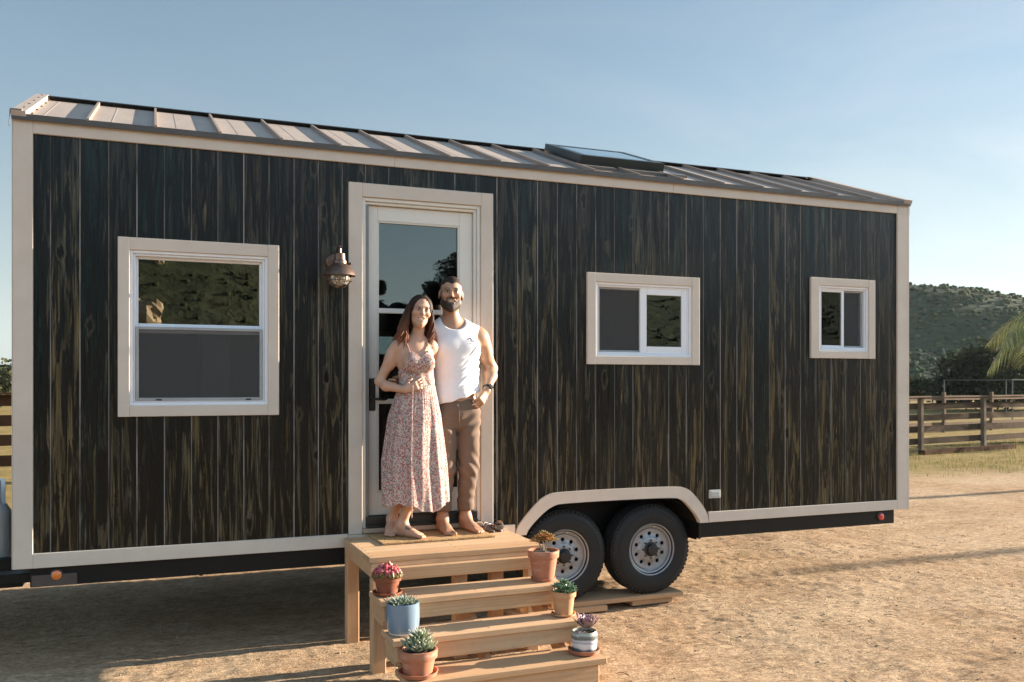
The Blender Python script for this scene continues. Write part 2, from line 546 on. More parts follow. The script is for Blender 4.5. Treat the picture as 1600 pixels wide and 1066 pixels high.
col = t.mix(col, t.ramp(grit, [(.3, (.6, .58, .55)), (.6, (1.08, 1.08, 1.08))]), .5, 'MULTIPLY')
geo = t.N('ShaderNodeNewGeometry'); sx = t.N('ShaderNodeSeparateXYZ'); t.L(geo.outputs['Position'], sx.inputs[0])
# dry grass field beyond the yard
edge = t.math('ADD', sx.outputs[1], t.math('MULTIPLY', big, 2.4))
gm = t.N('ShaderNodeMapRange'); gm.inputs[1].default_value = 7.6; gm.inputs[2].default_value = 9.2
t.L(edge, gm.inputs[0])
gcol = t.ramp(t.noise(v, 1.7, 5, .7), [(.3, (.16, .13, .045)), (.55, (.27, .20, .085)), (.75, (.38, .28, .14))])
col = t.mix(col, gcol, gm.outputs[0])
vo = t.N('ShaderNodeTexVoronoi'); vo.inputs['Scale'].default_value = 46; t.L(v, vo.inputs['Vector'])
h1 = t.math('ADD', t.math('MULTIPLY', fine, .7), t.math('MULTIPLY', grit, .3))
n1 = t.bump(h1, 1.0, .014, t.bump(streak2, .8, .02))
n2 = t.bump(t.math('SUBTRACT', 1.0, vo.outputs['Distance']), .35, .006, n1)
t.bsdf(col, .95, 0, .04, n2)
DIRT = t.m
ground = grid_mesh('ground', GX, GY, GZ, DIRT)
tag(ground, kind='structure')

def ground_at(x, y):
    return float(ground_height(np.array([x]), np.array([y]))[0])

# loose stones and twigs lying about
peb = MB()
for _ in range(2600):
    x = random.uniform(-1.5, 11); y = random.uniform(-2.4, 3.5)
    if random.random() < .3: x = random.uniform(4, 14); y = random.uniform(-2, 7)
    s = random.choice((.002, .003, .003, .004, .005, .007)) * random.uniform(.7, 1.3)
    g = random.uniform(.6, 1.25)
    z = ground_at(x, y)
    peb.ell(x, y, z + s * .2, s * random.uniform(.8, 1.5), s * random.uniform(.8, 1.5), s * .7, 6, 4, c=(.36 * g, .27 * g, .185 * g), jit=.15)
for _ in range(70):
    x = random.uniform(-1, 12); y = random.uniform(-2.2, 4); a = random.uniform(0, PI); l = random.uniform(.02, .07)
    z = ground_at(x, y) + .004
    dx, dy = math.cos(a) * l, math.sin(a) * l
    peb.tube([(x - dx, y - dy, z), (x, y + .004, z + .004), (x + dx, y + dy, z)], .0022, 5, c=(.13, .085, .05))
for _ in range(900):
    x = random.uniform(-1, 12); y = random.uniform(-2.4, 5); a = random.gauss(0, .7); l = random.uniform(.012, .04)
    z = ground_at(x, y) + .002; dx, dy = math.cos(a) * l, math.sin(a) * l
    peb.tube([(x - dx, y - dy, z), (x + dx, y + dy, z + .002)], .0012, 4, c=random.choice([(.50, .40, .25), (.42, .32, .19), (.30, .22, .12)]))
STONE = attr_mat('loose_stone', .9, .2, .5, 60)
tag(peb.build('pebbles', STONE), 'scattered small tan stones and twigs lying on the bare dirt yard', 'pebbles', kind='stuff')

# ------------------------------------------------------------------ hills
def hill_mat(name, a, b, c):
    t = NT(name); v = t.coord()
    f = t.noise(v, .05, 5, .7); f2 = t.noise(v, .45, 4, .7)
    col = t.ramp(f, [(.3, a), (.55, b), (.72, c)])
    col = t.mix(col, t.ramp(f2, [(.35, (.45, .45, .45)), (.65, (1.2, 1.2, 1.2))]), .8, 'MULTIPLY')
    t.bsdf(col, .95, 0, .1, t.bump(f2, 1, .8)); return t.m
HM = hill_mat('chaparral_soil', (.034, .055, .030), (.046, .066, .035), (.075, .085, .046))

def far_hill(X, Y):
    z = np.zeros_like(X)
    for (az, d, h, sa, sr) in ((46.0, 265, 28.3, 15.0, 62), (56, 330, 33, 12, 80), (30, 420, 22, 12, 90), (75, 520, 22, 16, 110), (8, 640, 16, 20, 120)):
        a = R(az); cx, cy = .8 + d * math.sin(a), -6.3 + d * math.cos(a)
        u = (X - cx) * math.cos(a) - (Y - cy) * math.sin(a); r = (X - cx) * math.sin(a) + (Y - cy) * math.cos(a)
        su = d * R(sa)
        z = np.maximum(z, h * np.exp(-((u / su) ** 2 + (r / sr) ** 2) ** .9))
    z += np.clip(z, 0, 6) / 6 * (3.2 * (vnoise(X / 26, Y / 26, 21) - .5) + 1.4 * (vnoise(X / 9, Y / 9, 22) - .5))
    return z - .6
hx = np.linspace(20, 560, 150); hy = np.linspace(60, 720, 170)
HX, HY = np.meshgrid(hx, hy, indexing='ij')
tag(grid_mesh('hill', HX, HY, far_hill(HX, HY), HM), kind='structure')

def near_hill(X, Y):
    """the hillside on the road side of the yard, behind whoever looks at the trailer; the windows mirror it"""
    D = -Y
    az = np.degrees(np.arctan2(X - .8, D + 6.35))
    el = np.interp(az, [-80, -55, -30, -12, -3, 5, 10, 14, 15.5, 17, 19, 23, 30, 45, 70], [4, 7, 8, 10.5, 11, 9.8, 7.2, 4.9, 3.7, 4.6, 6.4, 7.6, 7.0, 6.0, 5])
    prof = 1.8 + 117 / np.maximum(np.cos(np.radians(az)), .35) * np.tan(np.radians(el))
    rise = np.clip((D - 38) / 75, 0, 1); rise = rise * rise * (3 - 2 * rise)
    z = prof * rise * np.clip((560 - D) / 300, 0, 1)
    z += rise * (1.6 * (vnoise(X / 14, Y / 14, 31) - .5) + .7 * (vnoise(X / 5, Y / 5, 32) - .5))
    return z - .25
hx2 = np.linspace(-260, 300, 190); hy2 = np.linspace(-330, -30, 130)
HX2, HY2 = np.meshgrid(hx2, hy2, indexing='ij')
tag(grid_mesh('hillside', HX2, HY2, near_hill(HX2, HY2), hill_mat('hillside_grass', (.040, .050, .023), (.056, .064, .029), (.075, .078, .037))), kind='structure')

# leaf clumps: many small faces spread through a crown's volume
def leaf_quads(mb, cx, cy, cz, rx, ry, rz, n, size, pal, shell=.45, hollow=0.0):
    for _ in range(n):
        while True:
            p = Vector((random.uniform(-1, 1), random.uniform(-1, 1), random.uniform(-1, 1)))
            if hollow < p.length < 1: break
        p = p * (p.length ** -shell if p.length > .05 else 1)
        if p.length > 1.15: p *= 1 / p.length
        o = Vector((cx + p.x * rx, cy + p.y * ry, cz + p.z * rz))
        d = Vector((random.gauss(0, 1), random.gauss(0, 1), random.gauss(0, .7))).normalized()
        e = d.cross(Vector((random.gauss(0, 1), random.gauss(0, 1), random.gauss(0, 1)))).normalized()
        s = size * random.uniform(.55, 1.3)
        a = o - d * s; b = o + d * s
        mb.add([a, o + e * s * .45 + d * s * .1, b, o - e * s * .45 - d * s * .1], [(0, 1, 2, 3)], c=random.choice(pal))
LEAF = attr_mat('leaf', .8, .06, .3, 12, trans=.22)

def scatter_bushes(name, fn, n, xr, yr, size, pal, seed, keep=None):
    rnd = np.random.default_rng(seed)
    x = rnd.uniform(*xr, n); y = rnd.uniform(*yr, n)
    z = fn(x, y)
    ok = z > .6
    if keep is not None: ok &= keep(x, y)
    mb = MB()
    for a, b, c in zip(x[ok], y[ok], z[ok]):
        s = size * random.uniform(.4, 1.5); col = random.choice(pal)
        for _ in range(random.choice((1, 2, 2, 3))):
            g = random.uniform(.7, 1.25)
            mb.ell(a + random.uniform(-s, s) * .7, b + random.uniform(-s, s) * .7, c + s * random.uniform(.1, .5), s * random.uniform(.6, 1), s * random.uniform(.6, 1), s * random.uniform(.5, .9), 6, 4, c=tuple(k * g for k in col), jit=.28)
    o = mb.build(name, attr_mat(name + '_green', .95, .05, .45, 1.2, bump=1.0, bscale=2.5), ang=180)
    return o
BP = [(.034, .060, .032), (.048, .072, .034), (.075, .09, .044), (.028, .052, .032), (.10, .10, .055)]
def vis(x, y):
    a = np.degrees(np.arctan2(x - .8, y + 6.3)); return (a > 34) & (a < 66) & (np.hypot(x, y) < 420)
tag(scatter_bushes('hill_scrub', far_hill, 34000, (60, 420), (90, 420), .50, BP, 3, vis), 'dark green chaparral scrub covering the round hill behind the fence', 'scrub', kind='stuff')
tag(scatter_bushes('hillside_scrub', near_hill, 4200, (-50, 80), (-122, -42), .20, [(.045, .052, .026), (.06, .066, .032), (.04, .05, .024)], 4), 'dark scrub on the hillside mirrored in the window glass', 'scrub', kind='stuff')

# light haze over the valley: far hills fade a little
hz = MB(); hz.box(-330, 640, -360, 780, -2.0, 48, 0)
t = NT('valley_haze'); pv = t.N('ShaderNodeVolumePrincipled'); pv.inputs['Density'].default_value = .00009; pv.inputs['Color'].default_value = (.80, .88, .95, 1); pv.inputs['Anisotropy'].default_value = .2
t.L(pv.outputs[0], t.out.inputs['Volume'])
tag(hz.build('haze', t.m), 'thin pale haze hanging over the valley and the far hill', 'haze', kind='stuff')

# tan rocks on the road-side hillside; the big window mirrors them
def outcrop(lb, x, el, s):
    D = 44.0
    while D < 108 and float(near_hill(np.array([x]), np.array([-D]))[0]) < 1.81 + (D + 6.35) * el: D += .5
    z = float(near_hill(np.array([x]), np.array([-D]))[0]); m = MB()
    for (dx, dz, r) in ((-.1, .45, .85), (.40, .75, .62), (-.45, .80, .55), (.1, .1, .8)):
        m.ell(x + dx * s, -D + random.uniform(-.2, .2) * s, z + dz * s, r * s * .62, r * s * .6, r * s * .75, 9, 6, jit=.22)
    o = m.build('rock_outcrop', plain('tan_rock', (.58, .43, .27), (.46, .33, .20), 1.5, .9, spec=.05, bump=.8, bscale=4), None, org=(x, -D, z), flat=True)
    tag(o, lb, 'rock')
outcrop('large tan rock outcrop mirrored at the left of the big window', .35, .062, 1.5)
outcrop('small tan rock higher up the hillside mirrored in the big window', 1.25, .125, .7)
# ------------------------------------------------------------------ tiny house on wheels
# its front wall is the plane y = 0, x from 0 to 7.323, floor frame at z = .65
t = NT('stained_board')
v = t.coord((1, 1, 1)); a = t.attr()
sh = t.N('ShaderNodeVectorMath', operation='MULTIPLY_ADD')
t.L(a.outputs['Color'], sh.inputs[0]); sh.inputs[1].default_value = (37, 0, 91)
t.L(v, sh.inputs[2])
mp = t.N('ShaderNodeMapping'); mp.inputs['Scale'].default_value = (30, 30, .75); t.L(sh.outputs[0], mp.inputs[0])
mp2 = t.N('ShaderNodeMapping'); mp2.inputs['Scale'].default_value = (110, 110, 2.6); t.L(sh.outputs[0], mp2.inputs[0])
mp3 = t.N('ShaderNodeMapping'); mp3.inputs['Scale'].default_value = (22, 22, 1.5); t.L(sh.outputs[0], mp3.inputs[0])
g1 = t.noise(mp.outputs[0], 1, 5, .6, .8); g2 = t.noise(mp2.outputs[0], 1, 5, .65, .4); g3 = t.noise(mp3.outputs[0], 1, 5, .7, 1.2)
mp4 = t.N('ShaderNodeMapping'); mp4.inputs['Scale'].default_value = (13, 13, .7); mp4.inputs['Location'].default_value = (3, 1, 7); t.L(sh.outputs[0], mp4.inputs[0])
g4 = t.noise(mp4.outputs[0], 1, 6, .65, .9)
sepc = t.N('ShaderNodeSeparateColor'); t.L(a.outputs['Color'], sepc.inputs[0])
tone = t.ramp(sepc.outputs[0], [(.25, (.005, .013, .0125)), (.38, (.032, .025, .016)), (.47, (.008, .009, .0075)), (.56, (.054, .041, .024)), (.66, (.008, .017, .0155)), (.78, (.030, .024, .016))])
sz_ = t.N('ShaderNodeSeparateXYZ'); t.L(v, sz_.inputs[0])
foot_brown = t.math('MULTIPLY_ADD', sz_.outputs[2], -.062, .122)         # browner towards the feet of the boards
bd = t.math('MULTIPLY_ADD', sepc.outputs[1], .16, -.08)            # every board browns to its own degree
band = t.ramp(t.math('ADD', t.math('ADD', g4, foot_brown), bd), [(.49, (0, 0, 0)), (.56, (1, 1, 1))])
col = t.mix(tone, (.066, .058, .040), t.math('MULTIPLY', band, .75))
col = t.mix(col, (.120, .084, .034), t.math('MULTIPLY', t.ramp(t.math('ADD', t.math('ADD', g1, foot_brown), bd), [(.52, (0, 0, 0)), (.61, (1, 1, 1))]), .48))
col = t.mix(col, (.0022, .0026, .0024), t.ramp(g3, [(.44, (0, 0, 0)), (.50, (.97, .97, .97))]))
col = t.mix(col, t.ramp(g2, [(.36, (.3, .3, .3)), (.5, (.95, .95, .95)), (.64, (1.9, 1.85, 1.7))]), .85, 'MULTIPLY')
# knots: dark hearts with a paler ring of grain
mpk = t.N('ShaderNodeMapping'); mpk.inputs['Scale'].default_value = (8.5, 8.5, 3.0); t.L(sh.outputs[0], mpk.inputs[0])
wk = t.N('ShaderNodeVectorMath', operation='MULTIPLY_ADD'); nzk = t.N('ShaderNodeTexNoise'); nzk.inputs['Scale'].default_value = 4; t.L(mpk.outputs[0], nzk.inputs['Vector'])
t.L(nzk.outputs['Color'], wk.inputs[0]); wk.inputs[1].default_value = (.34, .34, .34); t.L(mpk.outputs[0], wk.inputs[2])
vk = t.N('ShaderNodeTexVoronoi'); vk.inputs['Scale'].default_value = 1; t.L(wk.outputs[0], vk.inputs['Vector'])
sk_ = t.N('ShaderNodeSeparateColor'); t.L(vk.outputs['Color'], sk_.inputs[0]); some = t.math('GREATER_THAN', sk_.outputs[0], .70)
col = t.mix(col, (.085, .070, .045), t.math('MULTIPLY', some, t.ramp(vk.outputs['Distance'], [(.14, (0, 0, 0)), (.19, (.5, .5, .5)), (.27, (0, 0, 0))])))
col = t.mix(col, (.0015, .0014, .0012), t.math('MULTIPLY', some, t.ramp(vk.outputs['Distance'], [(.12, (1, 1, 1)), (.17, (0, 0, 0))])))
fl = t.noise(t.coord((220, 220, 60)), 1, 3, .7)
rg = t.ramp(t.math('ADD', t.math('MULTIPLY', g2, .4), t.math('MULTIPLY', g3, .6)), [(.38, (.17, .17, .17)), (.62, (.42, .42, .42))])
nb = t.bump(g2, .35, .004); nb = t.bump(fl, .30, .0022, nb); nb = t.bump(g1, .3, .006, nb)
t.bsdf(col, rg, 0, .27, nb)
BOARD = t.m

CREAM = plain('cream_trim_paint', (.61, .535, .455), (.555, .48, .40), 5, .6, spec=.2, bump=.03, bscale=30)
VINYL = plain('white_vinyl', (.78, .79, .81), (.74, .75, .78), 2, .35)
DOORP = plain('door_paint', (.70, .665, .60), (.66, .63, .56), 2, .42)
BLACK = plain('black_metal', (.014, .014, .015), (.009, .009, .010), 9, .42, bump=.08)
DARKST = plain('chassis_steel', (.004, .0045, .0045), (.007, .007, .007), 6, .5, spec=.3, bump=.05)
SCRW = plain('screw_head', (.16, .13, .11), None, 20, .5, .5)
INNER = plain('interior_panel', (.42, .40, .37), (.38, .36, .33), 2, .7)
WHITEP = plain('white_plastic', (.76, .76, .74), None, 6, .45)

t = NT('roof_metal'); v = t.coord((3, 1.2, 1)); f = t.noise(v, 2.5, 5, .6)
col = t.ramp(f, [(.3, (.36, .295, .245)), (.7, (.43, .355, .30))])
t.bsdf(col, .5, 0, .3, t.bump(t.noise(t.coord((1, 4, 1)), 3, 3), .08, .01)); ROOFM = t.m
SEAM = plain('seam_metal', (.30, .24, .20), (.26, .205, .17), 4, .45, spec=.3)  # darker than the pans: shade on the rib sides put into the colour
ROOFD = plain('roof_trim_metal', (.085, .075, .066), (.07, .06, .053), 4, .45, .2)

def glass_mat(name, tint, ior=1.75, add=.03):
    t = NT(name)
    fr = t.N('ShaderNodeFresnel'); fr.inputs[0].default_value = ior
    fac = t.math('ADD', t.math('MULTIPLY', fr.outputs[0], 1.25), add, clamp=True)
    gl = t.N('ShaderNodeBsdfGlossy'); gl.inputs['Roughness'].default_value = .004; gl.inputs[0].default_value = (.9, .95, .95, 1)
    tr = t.N('ShaderNodeBsdfTransparent'); tr.inputs[0].default_value = (*tint, 1)
    mx = t.N('ShaderNodeMixShader'); t.L(fac, mx.inputs[0]); t.L(tr.outputs[0], mx.inputs[1]); t.L(gl.outputs[0], mx.inputs[2])
    t.L(mx.outputs[0], t.out.inputs[0]); return t.m
GLASS = glass_mat('window_glass', (.86, .88, .87), 1.65, .05)
DGLASS = glass_mat('door_glass', (.40, .47, .48), 1.5, .03)
t = NT('insect_screen')
df = t.N('ShaderNodeBsdfDiffuse'); df.inputs[0].default_value = (.10, .10, .10, 1)
tr = t.N('ShaderNodeBsdfTransparent'); mx = t.N('ShaderNodeMixShader'); mx.inputs[0].default_value = .42
t.L(tr.outputs[0], mx.inputs[1]); t.L(df.outputs[0], mx.inputs[2]); t.L(mx.outputs[0], t.out.inputs[0]); SCREEN = t.m

WX, WZ0, WZ1, DEP = 7.323, .648, 3.468, 2.55
def roof_z(y): return 3.487 + .378 * (y if y <= DEP / 2 else DEP - y)
house = thing('tiny_house', 'long tiny house on wheels clad in dark stained boards with cream trim', 'tiny house', (0, 0, 0))

# openings in the front wall: x0,x1,z0,z1
OPEN = [(.655, 1.560, 1.655, 2.700), (2.19, 3.11, .735, 3.16), (4.06, 4.985, 2.02, 2.635), (6.28, 6.87, 2.09, 2.70)]
ARCH_OUT = [(3.385, .648), (3.41, .73), (3.567, .895), (3.64, .945), (3.731, .968), (4.825, .968), (4.93, .942), (5.005, .878), (5.118, .741), (5.135, .648)]
ARCH_IN = [(3.475, .648), (3.50, .70), (3.625, .815), (3.70, .858), (3.769, .877), (4.800, .877), (4.885, .848), (4.94, .80), (5.03, .70), (5.05, .648)]
def chaikin(p, n=3):
    for _ in range(n):
        q = [p[0]]
        for (a, b), (c, d) in zip(p, p[1:]): q += [(a * .75 + c * .25, b * .75 + d * .25), (a * .25 + c * .75, b * .25 + d * .75)]
        p = q + [p[-1]]
    return p
ARCH_OUT = chaikin(ARCH_OUT); ARCH_IN = chaikin(ARCH_IN)
def arch_z(x):
    pts = [(3.43, .70), (3.60, .855), (3.75, .925), (4.81, .925), (4.97, .86), (5.08, .70)]
    if x <= pts[0][0] or x >= pts[-1][0]: return .70
    for (a, za), (b, zb) in zip(pts, pts[1:]):
        if a <= x <= b: return za + (zb - za) * (x - a) / (b - a)
def board(mb, xa, xb, left_edge, right_edge, z0a, z0b, z1, y, c):
    g = .0013; d = .008
    pl = []
    zf = lambda x: z0a + (z0b - z0a) * (x - xa) / max(xb - xa, 1e-6)
    if left_edge: pl += [(xa + .0035, y + d), (xa + .0035, y)]
    else: pl += [(xa, y)]
    if right_edge: pl += [(xb - .0035, y), (xb - .0035, y + d)]
    else: pl += [(xb, y)]
    n = len(pl)
    vs = [(x, yy, zf(x)) for x, yy in pl] + [(x, yy, z1) for x, yy in pl]
    mb.add(vs, [(i, i + 1, i + 1 + n, i + n) for i in range(n - 1)], c=c)
sid = MB()
x = -.13 + .208 - .1685 * 1
edges = [.03] + [.208 + .1685 * k for k in range(0, 43) if .208 + .1685 * k < 7.28] + [7.30]
for xa, xb in zip(edges, edges[1:]):
    c = (random.random(), random.random(), random.random())
    yb = random.uniform(-.0012, .0012)
    cuts = sorted({xa, xb, *[o[i] for o in OPEN for i in (0, 1) if xa < o[i] < xb], *[p for p in (3.43, 3.60, 3.75, 4.81, 4.97, 5.08) if xa < p < xb]})
    for a, b in zip(cuts, cuts[1:]):
        m = (a + b) / 2
        zz = [(arch_z(a), arch_z(b), None)]
        ops = sorted([(o[2], o[3]) for o in OPEN if o[0] <= m <= o[1]])
        lo_a, lo_b = arch_z(a), arch_z(b)
        for (q0, q1) in ops:
            if q0 > max(lo_a, lo_b) + .05: board(sid, a, b, a == xa, b == xb, lo_a, lo_b, q0, yb, c)
            lo_a = lo_b = q1
        board(sid, a, b, a == xa, b == xb, lo_a, lo_b, 3.43, yb, c)
sid.build('board_siding', BOARD, house, ang=20)

# wall core behind the boards with the same openings, inner face painted
core = MB()
xs = sorted({.02, WX - .02, 3.46, 5.06, *[o[i] for o in OPEN for i in (0, 1)]})
for a, b in zip(xs, xs[1:]):
    m = (a + b) / 2
    lo = .90 if 3.46 < m < 5.06 else .655
    for (q0, q1) in sorted([(o[2], o[3]) for o in OPEN if o[0] <= m <= o[1]]):
        if q0 > lo + .05: core.box(a, b, .0125, .10, lo, q0, 0)
        lo = q1
    core.box(a, b, .0125, .10, lo, 3.46, 0)
core.build('wall_core', plain('groove_wood', (.16, .13, .095), (.10, .08, .06), 6, .6), house)
# bare tongues showing pale in the joints between the boards
t = NT('bare_tongue'); a = t.attr(); v = t.coord((3, 3, 1.1)); f = t.noise(v, 1.3, 4, .6)
col = t.mix((.02, .016, .012), (.34, .31, .28), t.math('MULTIPLY', t.ramp(f, [(.36, (.22, .22, .22)), (.54, (1, 1, 1))]), a.outputs['Fac'])); t.bsdf(col, .9, 0, .0); TONG = t.m
tg = MB()
for xj in edges[1:-1]:
    g = random.choice((.5, .6, .75, .9, 1.0, 1.0)); lo = arch_z(xj)
    for (q0, q1) in sorted([(o[2], o[3]) for o in OPEN if o[0] <= xj <= o[1]]) + [(3.43, 3.43)]:
        if q0 > lo + .03: tg.add([(xj - .0034, .0018, lo), (xj + .0038, .0016, lo), (xj + .0038, .0016, q0), (xj - .0034, .0018, q0)], [(0, 1, 2, 3)], c=(g, g, g))
        lo = q1
tg.build('board_tongues', TONG, house)

shell = MB()
shell.box(.02, .12, .10, DEP - .1, .66, 3.46, 0); shell.box(WX - .12, WX - .02, .10, DEP - .1, .66, 3.46, 0)
for (xa, xb, za, zb) in ((.02, 2.70, .66, 3.46), (4.20, WX - .02, .66, 3.46), (2.7002, 4.1998, .66, 2.06), (2.7002, 4.1998, 2.34, 3.46)): shell.box(xa, xb, DEP - .1, DEP, za, zb, 0)
for xg in (.02, WX - .10):
    shell.add([(xg + d, y, z) for d in (0, .08) for y, z in ((.06, 3.462), (DEP - .06, 3.462), (DEP / 2, 3.90))], [(0, 2, 1), (3, 4, 5), (0, 1, 4, 3), (1, 2, 5, 4), (2, 0, 3, 5)])
shell.build('interior_wall', INNER, house)
fl_ = MB(); fl_.box(.12, 3.45, .10, DEP - .1, .665, .70, 0); fl_.box(5.07, WX - .12, .10, DEP - .1, .665, .70, 0); fl_.box(3.4502, 5.0698, .44, DEP - .1, .665, .70, 0); fl_.box(3.4502, 5.0698, .10, .4398, .905, .93, 0); fl_.build('interior_floor', plain('plank_floor', (.25, .17, .10), (.18, .12, .07), 6, .5), house)
cab = MB(); cab.box(1.17, 1.40, 1.25, 1.85, .70, 2.55, .01); cab.build('interior_cabinet', plain('cabinet_white', (.75, .73, .68), None, 3, .5), house)
pen = MB(); pen.lathe([(.002, .16), (.025, .155), (.03, .12), (.09, .05), (.15, .0), (.148, -.004), (.08, .045)], 20, 1.35, .85, 2.22); pen.tube([(1.35, .85, 2.38), (1.35, .85, 3.4)], .004, 6)
pen.build('pendant_lamp', BLACK, house)
shelf = MB(); shelf.box(5.2, 6.9, 1.9, 2.4, 1.6, 1.64, .004); shelf.box(6.3, 6.55, 1.2, 1.5, .7, 2.6, .01); shelf.box(4.5, 4.75, 1.5, 1.9, .7, 2.45, .01)
shelf.build('interior_shelf', plain('shelf_pale', (.55, .53, .48), None, 3, .5), house)
# outside skins of the other three sides
es = MB()
def vboards_x(mb, xw, out):
    y = .02
    while y < DEP - .05:
        y2 = min(y + .1685, DEP - .02); c = (random.random(), random.random(), random.random()); d = random.uniform(-.002, .002)
        s = -1 if out < 0 else 1
        vs = [(xw - s * .011, y, .7), (xw + d, y + .006, .7), (xw + d, y2 - .004, .7), (xw - s * .011, y2, .7)]
        top = [min(roof_z(p[1]) - .03, 3.98) for p in vs]
        mb.add(vs + [(p[0], p[1], tz) for p, tz in zip(vs, top)], [(i, i + 1, i + 5, i + 4) if s > 0 else (i, i + 4, i + 5, i + 1) for i in range(3)], c=c)
        y = y2
vboards_x(es, 0.0, -1); vboards_x(es, WX, 1)
x = .02
while x < WX - .03:
    x2 = min(x + .1685, WX - .02); c = (random.random(), random.random(), random.random())
    for za, zb in (((.7, 2.06), (2.34, 3.45)) if x2 > 2.72 and x < 4.18 else ((.7, 3.45),)):
        es.add([(x, DEP, za), (x + .006, DEP + .01, za), (x2 - .004, DEP + .01, za), (x2, DEP, za), (x, DEP, zb), (x + .006, DEP + .01, zb), (x2 - .004, DEP + .01, zb), (x2, DEP, zb)], [(0, 4, 5, 1), (1, 5, 6, 2), (2, 6, 7, 3)], c=c)
    x = x2
es.build('end_siding', BOARD, house, ang=20)

# trim boards
TY = -.019
def trim(name, boxes, b=.003):
    m = MB()
    for (x0, x1, z0, z1) in boxes: m.box(x0, x1, TY, .012, z0, z1, b)
    return m.build(name, CREAM, house)
for (x0, x1, s) in ((-.001, .111, -1), (7.199, 7.323, 1)):
    m = MB(); m.box(x0, x1, TY, .012, WZ0, WZ1, .003); m.build('corner_trim', CREAM, house); m = MB()
    xr = (-.007, -.0012) if s < 0 else (7.3242, 7.342)
    m.box(xr[0], xr[1], TY + .001, .10, WZ0 + .001, WZ1 - .001, .003); m.build('corner_trim', CREAM, house); m = MB()
    m.box(xr[0], xr[1], DEP - .1, DEP + .015, WZ0 + .001, WZ1 - .001, .003)
    m.build('corner_trim', CREAM, house)
m = MB(); x = .1115; joints = [.1115, 2.44, 4.79, 7.1985]
for a, b in zip(joints, joints[1:]): m.box(a, b - .001, TY + random.uniform(-.0006, .0006), .012, 3.386, WZ1, .0025)
m.build('eave_trim', CREAM, house)
m = MB(); m.box(.1115, 2.098, TY, .012, WZ0, .741, .0025); m.box(2.099, 3.384, TY + .0005, .012, WZ0, .733, .0025); m.build('skirt_trim', CREAM, house)
m = MB(); m.box(5.137, 7.1985, TY, .012, WZ0, .736, .0025); m.build('skirt_trim', CREAM, house)
m = MB()
n = len(ARCH_OUT)
vs = [(px, TY, pz) for px, pz in ARCH_OUT] + [(px, TY, pz) for px, pz in ARCH_IN] + [(px, .012, pz) for px, pz in ARCH_OUT] + [(px, .03, pz) for px, pz in ARCH_IN]
fs = []
for i in range(n - 1):
    fs += [(i, i + n, i + n + 1, i + 1), (i, i + 1, i + 1 + 2 * n, i + 2 * n), (i + n, i + 3 * n, i + 3 * n + 1, i + n + 1)]
m.add(vs, fs); m.build('wheel_arch_trim', CREAM, house, ang=25)
# wheel well lining, a box of black sheet metal
m = MB()
prof = [(3.475, .56), (3.475, .66), (3.63, .80), (3.77, .862), (4.80, .862), (4.93, .80), (5.045, .66), (5.045, .50)]
for i in range(len(prof) - 1):
    (a, za), (b, zb) = prof[i], prof[i + 1]
    m.add([(a, .028, za), (b, .028, zb), (b, .42, zb), (a, .42, za)], [(0, 1, 2, 3)])
m.box(3.47, 5.05, .42, .43, .50, .90, 0); m.box(3.46, 5.06, .10, .44, .896, .903, 0)
m.box(5.046, 5.066, -.006, .40, .515, .648, .003)
m.build('wheel_well', DARKST, house, ang=20)

# chassis
m = MB()
m.box(.09, 3.46, .022, .09, .521, .646, .004); m.box(5.07, 7.199, .022, .09, .517, .646, .004)
m.box(.09, 7.2, DEP - .1, DEP - .03, .52, .646, .004)
for x in (.09, 1.3, 2.5, 3.3, 5.1, 6.2, 7.13): m.box(x, x + .06, .09, DEP - .1, .54, .64, .003)
m.box(.1, 3.46, .1, DEP - .1, .642, .660, 0); m.box(5.07, 7.19, .1, DEP - .1, .642, .660, 0); m.box(3.4602, 5.0698, .44, DEP - .1, .642, .660, 0)
m.box(3.3, 5.1, .44, .52, .40, .54, .004); m.box(3.3, 5.1, DEP - .52, DEP - .44, .40, .54, .004)
m.build('chassis', DARKST, house)
m = MB(); m.box(.10, .36, .004, .02, .525, .60, .002); m.build('step_plate', plain('dull_steel', (.10, .10, .10), None, 10, .4, .6), house)
m = MB(); m.box(1.15, 2.75, .45, 1.2, .43, .63, .02); m.build('water_tank', plain('grey_tank', (.10, .11, .115), None, 5, .5), house)
m = MB(); m.tube([(1.13, .40, .44), (1.13, .40, .63)], .014, 8); m.build('drain_pipe', plain('pvc_grey', (.38, .38, .38), None, 8, .5), house)
# tongue at the left end, under the propane tank
m = MB(); m.box(-1.2, .09, .55, .65, .52, .62, .004); m.box(-1.2, .09, DEP - .65, DEP - .55, .52, .62, .004); m.box(-.62, -.02, .60, DEP - .6, .415, .465, .004)
m.box(-1.9, -1.1, 1.2, 1.35, .50, .62, .005); m.box(-.12, .085, .10, .22, .54, .60, .003)
m.build('tow_tongue', DARKST, house)
AMBER = NT('amber_lens'); AMBER.bsdf((.75, .20, .03), .2, 0, .6, None, Coat_Weight=.6); RED = NT('red_lens'); RED.bsdf((.55, .03, .02), .2, 0, .6, None, Coat_Weight=.6)
MY = Matrix.Rotation(R(90), 4, 'X')
for (x, z, mt, lb) in ((.241, .592, AMBER.m, 'round amber marker light'), (7.03, .588, RED.m, 'round red marker light')):
    m = MB(); m.lathe([(.040, 0), (.040, .008), (.034, .012), (.0, .012)], 20, M=Matrix.Translation((x, .022, z)) @ MY); r = m.build('marker_light', BLACK, house); r['label'] = lb
    m = MB(); m.lathe([(.031, .012), (.029, .018), (.018, .024), (.0, .026)], 20, M=Matrix.Translation((x, .022, z)) @ MY); m.build('lens', mt, r)
